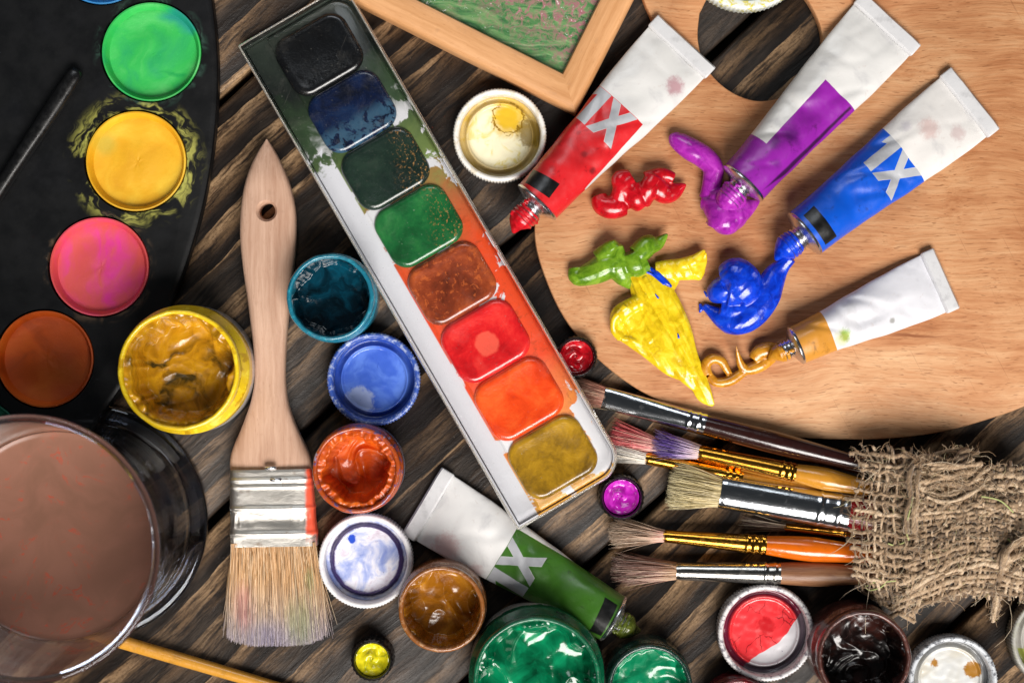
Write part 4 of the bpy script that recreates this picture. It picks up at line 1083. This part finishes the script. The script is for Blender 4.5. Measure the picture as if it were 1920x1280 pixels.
# yellow wooden stick at the bottom left
def build_stick():
    a=P(-60,1118,12); b=P(600,1312,12); d=b-a; L=d.length
    t=thing('brush_handle','plain yellow wooden brush handle at the bottom beside the water glass','brush',(a.x,a.y,12),(0,0,math.atan2(d.y,d.x)))
    link('handle',loft([(0,6,6,0,0),(4,9,9,0,0)]+[(x,10+2.5*math.sin(x/L*PI),10+2*math.sin(x/L*PI),0,0) for x in range(30,int(L),30)],32),m_plain('#c98f34',.28,.35),t,auto=60)
build_stick()

# ------------------------------------------------------------------ burlap
def build_burlap():
    c=P(1780,985,0); m=Msh(); Rr=random.Random(11)
    def hs(x,y,lay=0):
        # x,y = picture layout; dome over the bundle
        q=(y-(968+.05*(x-1700)))/176; h=30+82*math.sqrt(max(0,1-min(1,q*q)))
        h+=12*nz(x*.012,y*.014,lay*3)+9*nz(x*.03,y*.03,lay*3+7)
        return max(5,h)
    def yarn(pts,r,n=7,tw=1.0,amt=.26):
        sd=Rr.random()*50
        path=smoothpath(pts,4.0); out=[]
        for i,p in enumerate(path):
            rr=r*(1+amt*nz(i*.17+sd,sd)*1.6+.16*nz(i*.6,sd))
            out.append((p[0]+.9*nz(i*.2,sd),p[1]+1.1*nz(i*.2+30,sd),p[2],max(.7,rr)))
        m.add(sweep(out,n,.85)); return out
    def W(x,y,z):
        q=P(x,y,z)-c; return (q.x,q.y,z)
    fib_src=[]
    def weave(rowf,colf,nr,nc,r,lay,zoff,drop=0.0,step=1):
        # rowf(v,u),colf => picture point for param u across columns, v across rows
        for i in range(nr):
            if Rr.random()<drop: continue
            v=(i+.5+Rr.uniform(-.22,.22))/nr; pts=[]
            u0=Rr.uniform(-.09,.03) if lay!=1 else 0; u1=1+Rr.uniform(-.02,.05)
            for j in range(nc*2+1):
                u=u0+(u1-u0)*j/(nc*2)
                x,y=rowf(u,v); y+=6.0*nz(u*7+lay*5,i*.8)+2*nz(u*20,i*3.1); x+=0
                z=hs(x,y,lay)+zoff+ (r*.75)*math.cos(PI*(j/2.0+i))
                pts.append(W(x,y,z))
            fib_src.append(yarn(pts,r*Rr.uniform(.8,1.25)))
        for j in range(nc):
            if Rr.random()<drop: continue
            u=(j+.5+Rr.uniform(-.25,.25))/nc; pts=[]
            v0=Rr.uniform(-.04,.02); v1=1+Rr.uniform(-.02,.04)
            for i in range(nr*2+1):
                v=v0+(v1-v0)*i/(nr*2)
                x,y=rowf(u,v); x+=7.0*nz(v*6+lay*7,j*.7+20)+2*nz(v*20,j*3.1)
                z=hs(x,y,lay)+zoff-(r*.75)*math.cos(PI*(j+i/2.0))
                pts.append(W(x,y,z))
            fib_src.append(yarn(pts,r*.62*Rr.uniform(.75,1.25)))
    # dense right part: rows arch upward
    def dense(u,v):
        x=1700+u*250
        top=846+46*u+14*math.sin(u*5); bot=1152-62*math.sin(min(1,u*1.25)*PI*.62)+28*u
        arch=-26*math.sin(u*PI)*(.3+.7*v)*math.sin(v*PI)
        return x+16*math.sin(v*PI)-10*(1-v)+(-22*(v-.75)*4 if v>.75 else 0)*.5*(1-u),top+(bot-top)*v+arch
    weave(dense,None,27,25,4.3,0,5)
    def under(u,v):
        x=1640+u*330; return x,852+40*u+(1128-20*u-852-40*u)*v
    weave(under,None,30,34,4.5,1,-13)
    # loose left flap, brush handles show through
    def flap(u,v):
        x=1598+u*118+(9*math.sin(v*7)+16*nz(v*4.5,3.3)+8*nz(v*13,9.1))*(1-u)+6*v; y=838+8*u+(270+14*u)*v; return x,y
    weave(flap,None,15,10,3.7,2,3,drop=.04)
    # hanging corner below on the left
    def corner(u,v):
        return 1606+u*100+10*v, 1090+ (18+48*u)*v+10*u
    def hs2(x,y): return 8
    for i in range(7):
        v=i/6; yarn([W(*corner(u/8,v),14+6*(1-v)+2*math.cos(PI*(u+i))) for u in range(9)],4.2)
    for j in range(8):
        u=j/7; yarn([W(*corner(u,v/6),14+6*(1-v/6)-2*math.cos(PI*(v+j))) for v in range(7)],3.2)
    # thick ravelled knots on top
    for (pts,r,k) in (([(1716,876,20),(1712,905,24),(1716,935,20),(1708,960,14),(1706,1000,10)],6,5),
                      ([(1712,880,22),(1740,862,24),(1775,872,22),(1812,852,14),(1826,852,10)],6,5),
                      ([(1730,905,18),(1770,898,26),(1815,905,22),(1845,884,14),(1851,878,10)],6,6),
                      ([(1740,880,24),(1770,884,28),(1800,880,24),(1828,870,18)],6,5),
                      ([(1735,925,14),(1775,935,18),(1820,922,16),(1840,900,12)],5,5),
                      ([(1745,860,12),(1790,845,8),(1822,845,4),(1810,856,6)],4,3),
                      ([(1865,1160,-40),(1880,1060,20),(1905,1030,40),(1950,1000,40)],7,5),([(1880,1080,0),(1900,1050,36),(1955,1030,40)],8,5)):
        for s_ in range(k):
            jx,jy,jz=Rr.uniform(-9,9),Rr.uniform(-9,9),Rr.uniform(-6,8)
            pp=[W(x+jx+Rr.uniform(-5,5),y+jy+Rr.uniform(-5,5),max(6,hs(x,y)+z*.55+jz)) for x,y,z in pts]
            fib_src.append(yarn(pp,r*Rr.uniform(.45,.9),amt=.4)); 
    g=G('jute_yarn'); w=g.island()
    a=g.noise(3.0,3,.7,0,v=g.vm('MULTIPLY',g.mapv(rot=.6),(1,.25,1))); b=g.noise(40,3,.5,off=3)
    col=g.ramp(g.m('ADD',g.m('MULTIPLY',a,.6),g.m('ADD',g.m('MULTIPLY',w,.28),g.m('MULTIPLY',b,.2))),[(.32,'#3a2b1e'),(.48,'#7d654b'),(.62,'#b39778'),(.8,'#e2cdb0')])
    mt=g.out(col,.85,bump=a,bd=2.4,bs=1.0,Sheen_Weight=.3)
    t=thing('burlap_wrap','frayed brown burlap cloth wrapped round the brush handles at right','cloth',(c.x,c.y,0))
    link('weave',m,mt,t)
    # loose fibres
    f=Msh()
    for i in range(9500):
        s_=fib_src[Rr.randrange(len(fib_src))]; p=s_[Rr.randrange(len(s_))]
        L=abs(Rr.gauss(0,1))*11+4; a=Rr.uniform(0,2*PI); e=Rr.uniform(-.1,.9); x,y,z=p[:3]; da=Rr.gauss(0,.7); pts=[]
        if Rr.random()<.04: L*=3
        for k in range(6):
            pts.append((x,y,max(3,z),.6*(1-k*.12))); st=L/5
            x+=math.cos(a)*math.cos(e)*st; y+=math.sin(a)*math.cos(e)*st; z+=math.sin(e)*st; a+=da*.4+Rr.gauss(0,.18); e-=.22
        f.add(sweep(pts,3,1,cap=False))
    g=G('jute_fibre'); col=g.ramp(g.island(),[(0,'#8a6b4c'),(.5,'#b89a78'),(.9,'#e2d0b4'),(1,'#a9a468')]); mf=g.out(col,.6)
    o=link('loose_fibres',f,mf,t); o['kind']='stuff'
    # a few green threads
    g=G('green_thread'); gm=g.out('#a8b070',.6)
    for pts in ([(1712,930,16),(1704,965,16),(1698,990,14),(1704,1012,10)],[(1625,1098,6),(1642,1090,8),(1660,1090,8),(1652,1100,8),(1630,1106,6),(1622,1098,6)],[(1640,1092,8),(1680,1088,8)],[(1840,930,20),(1875,938,18),(1900,960,14)],[(1890,1010,12),(1910,1035,10)],[(1665,1018,10),(1680,1022,12),(1700,1014,12)]):
        link('green_thread',sweep(smoothpath([(*W(x,y,hs(x,y)+z)[:3],1.3) for x,y,z in pts],4),6),gm,t)
build_burlap()

# ------------------------------------------------------------------ water glass
def build_glass():
    hz=450; c=P(46,1030,hz)
    t=thing('water_glass','tall glass of murky brown water standing at the lower left','glass',(c.x,c.y,1))
    Ro=220
    out=[(0,0),(212,0),(220,3),(221,7),(217,12),(203,19),(191,34),(186,60),(185,110),(187,200),(190,250),(201,350),(212,420),(217,440),(218,446),(216,450),(213,450.5),(210.5,449),(209.5,444)]
    inn=[(204,420),(193,350),(182.5,262),(181,250),(178,200),(176,110),(174,66),(162,42),(0,38)]
    gm=m_clear('clear_glass','#f6f7f8',.02,2.6,'#bdbbc0',.35)
    link('glass_wall',lathe(out[:-4]+inn,160),gm,t,auto=60)
    rg=m_glass('solid_glass_rim','#e6eaf2')
    rr=[]
    for q in range(24):
        a=2*PI*q/24; rr.append((213+6.5*math.cos(a),447+5.5*math.sin(a)))
    link('glass_rim',lathe(rr,160,closed=True),rg,t)
    rr=[(203+17*math.cos(2*PI*q/24),9+8*math.sin(2*PI*q/24)) for q in range(24)]
    link('glass_foot',lathe(rr,160,closed=True),rg,t)
    g=G('murky_paint_water'); w=g.warp(60,130,2)
    n=g.noise(130,4,.55,1.5,v=w); r_=g.noise(34,4,.6,1.8,v=w,off=4)
    col=g.ramp(n,[(.35,'#745243'),(.6,'#80594a')])
    tn=g.m('MULTIPLY',g.st(r_,.585,.61),g.st(r_,.65,.62)); col=g.mix(g.m('MULTIPLY',g.m('MULTIPLY',tn,g.st(n,.46,.56)),.6),col,'#a83a24')
    mt=g.out(col,.22,bump=n,bd=1.0,bs=.3,IOR=1.33)
    k=.6
    link('water',lathe([(0,39),(161,43),(173.2,66.5),(175.2,110),(177.2,200),(180.2,246),(180.6,251),(177,248.6),(170,247.3),(0,247)],140),mt,t,auto=60)
build_glass()

# ------------------------------------------------------------------ light, world, camera
def area(name,pos,target,size,power,col,sy=None):
    l=bpy.data.lights.new(name,'AREA'); l.energy=power; l.color=col; l.size=size*S
    l.shape='RECTANGLE'; l.size_y=(sy or size)*S
    o=bpy.data.objects.new(name,l); C.objects.link(o); o.location=Vector(pos)*S
    o.rotation_euler=(Vector(target)-Vector(pos)).to_track_quat('-Z','Y').to_euler(); return o
area('window_light',(2800,-9600,11200),(0,0,0),10200,178.0,(1,.955,.905),7400)
area('back_window_light',(-300,3900,4000),(-50,0,0),2300,2.0,(.9,.95,1.0),1600)
w=bpy.data.worlds.new('World'); bpy.context.scene.world=w; w.use_nodes=True
bg=w.node_tree.nodes['Background']; bg.inputs[0].default_value=(.85,.93,1,1); bg.inputs[1].default_value=.035
cam=bpy.data.cameras.new('Camera'); co=bpy.data.objects.new('Camera',cam); C.objects.link(co)
co.location=(0,0,H*S); cam.sensor_width=36; cam.lens=36*H/1920; cam.clip_start=.01; cam.clip_end=20
cam.dof.use_dof=True; cam.dof.focus_distance=(H-45)*S; cam.dof.aperture_fstop=9
sc=bpy.context.scene; sc.camera=co
sc.view_settings.view_transform='Standard'; sc.view_settings.look='None'; sc.view_settings.exposure=-0.06; sc.view_settings.gamma=1
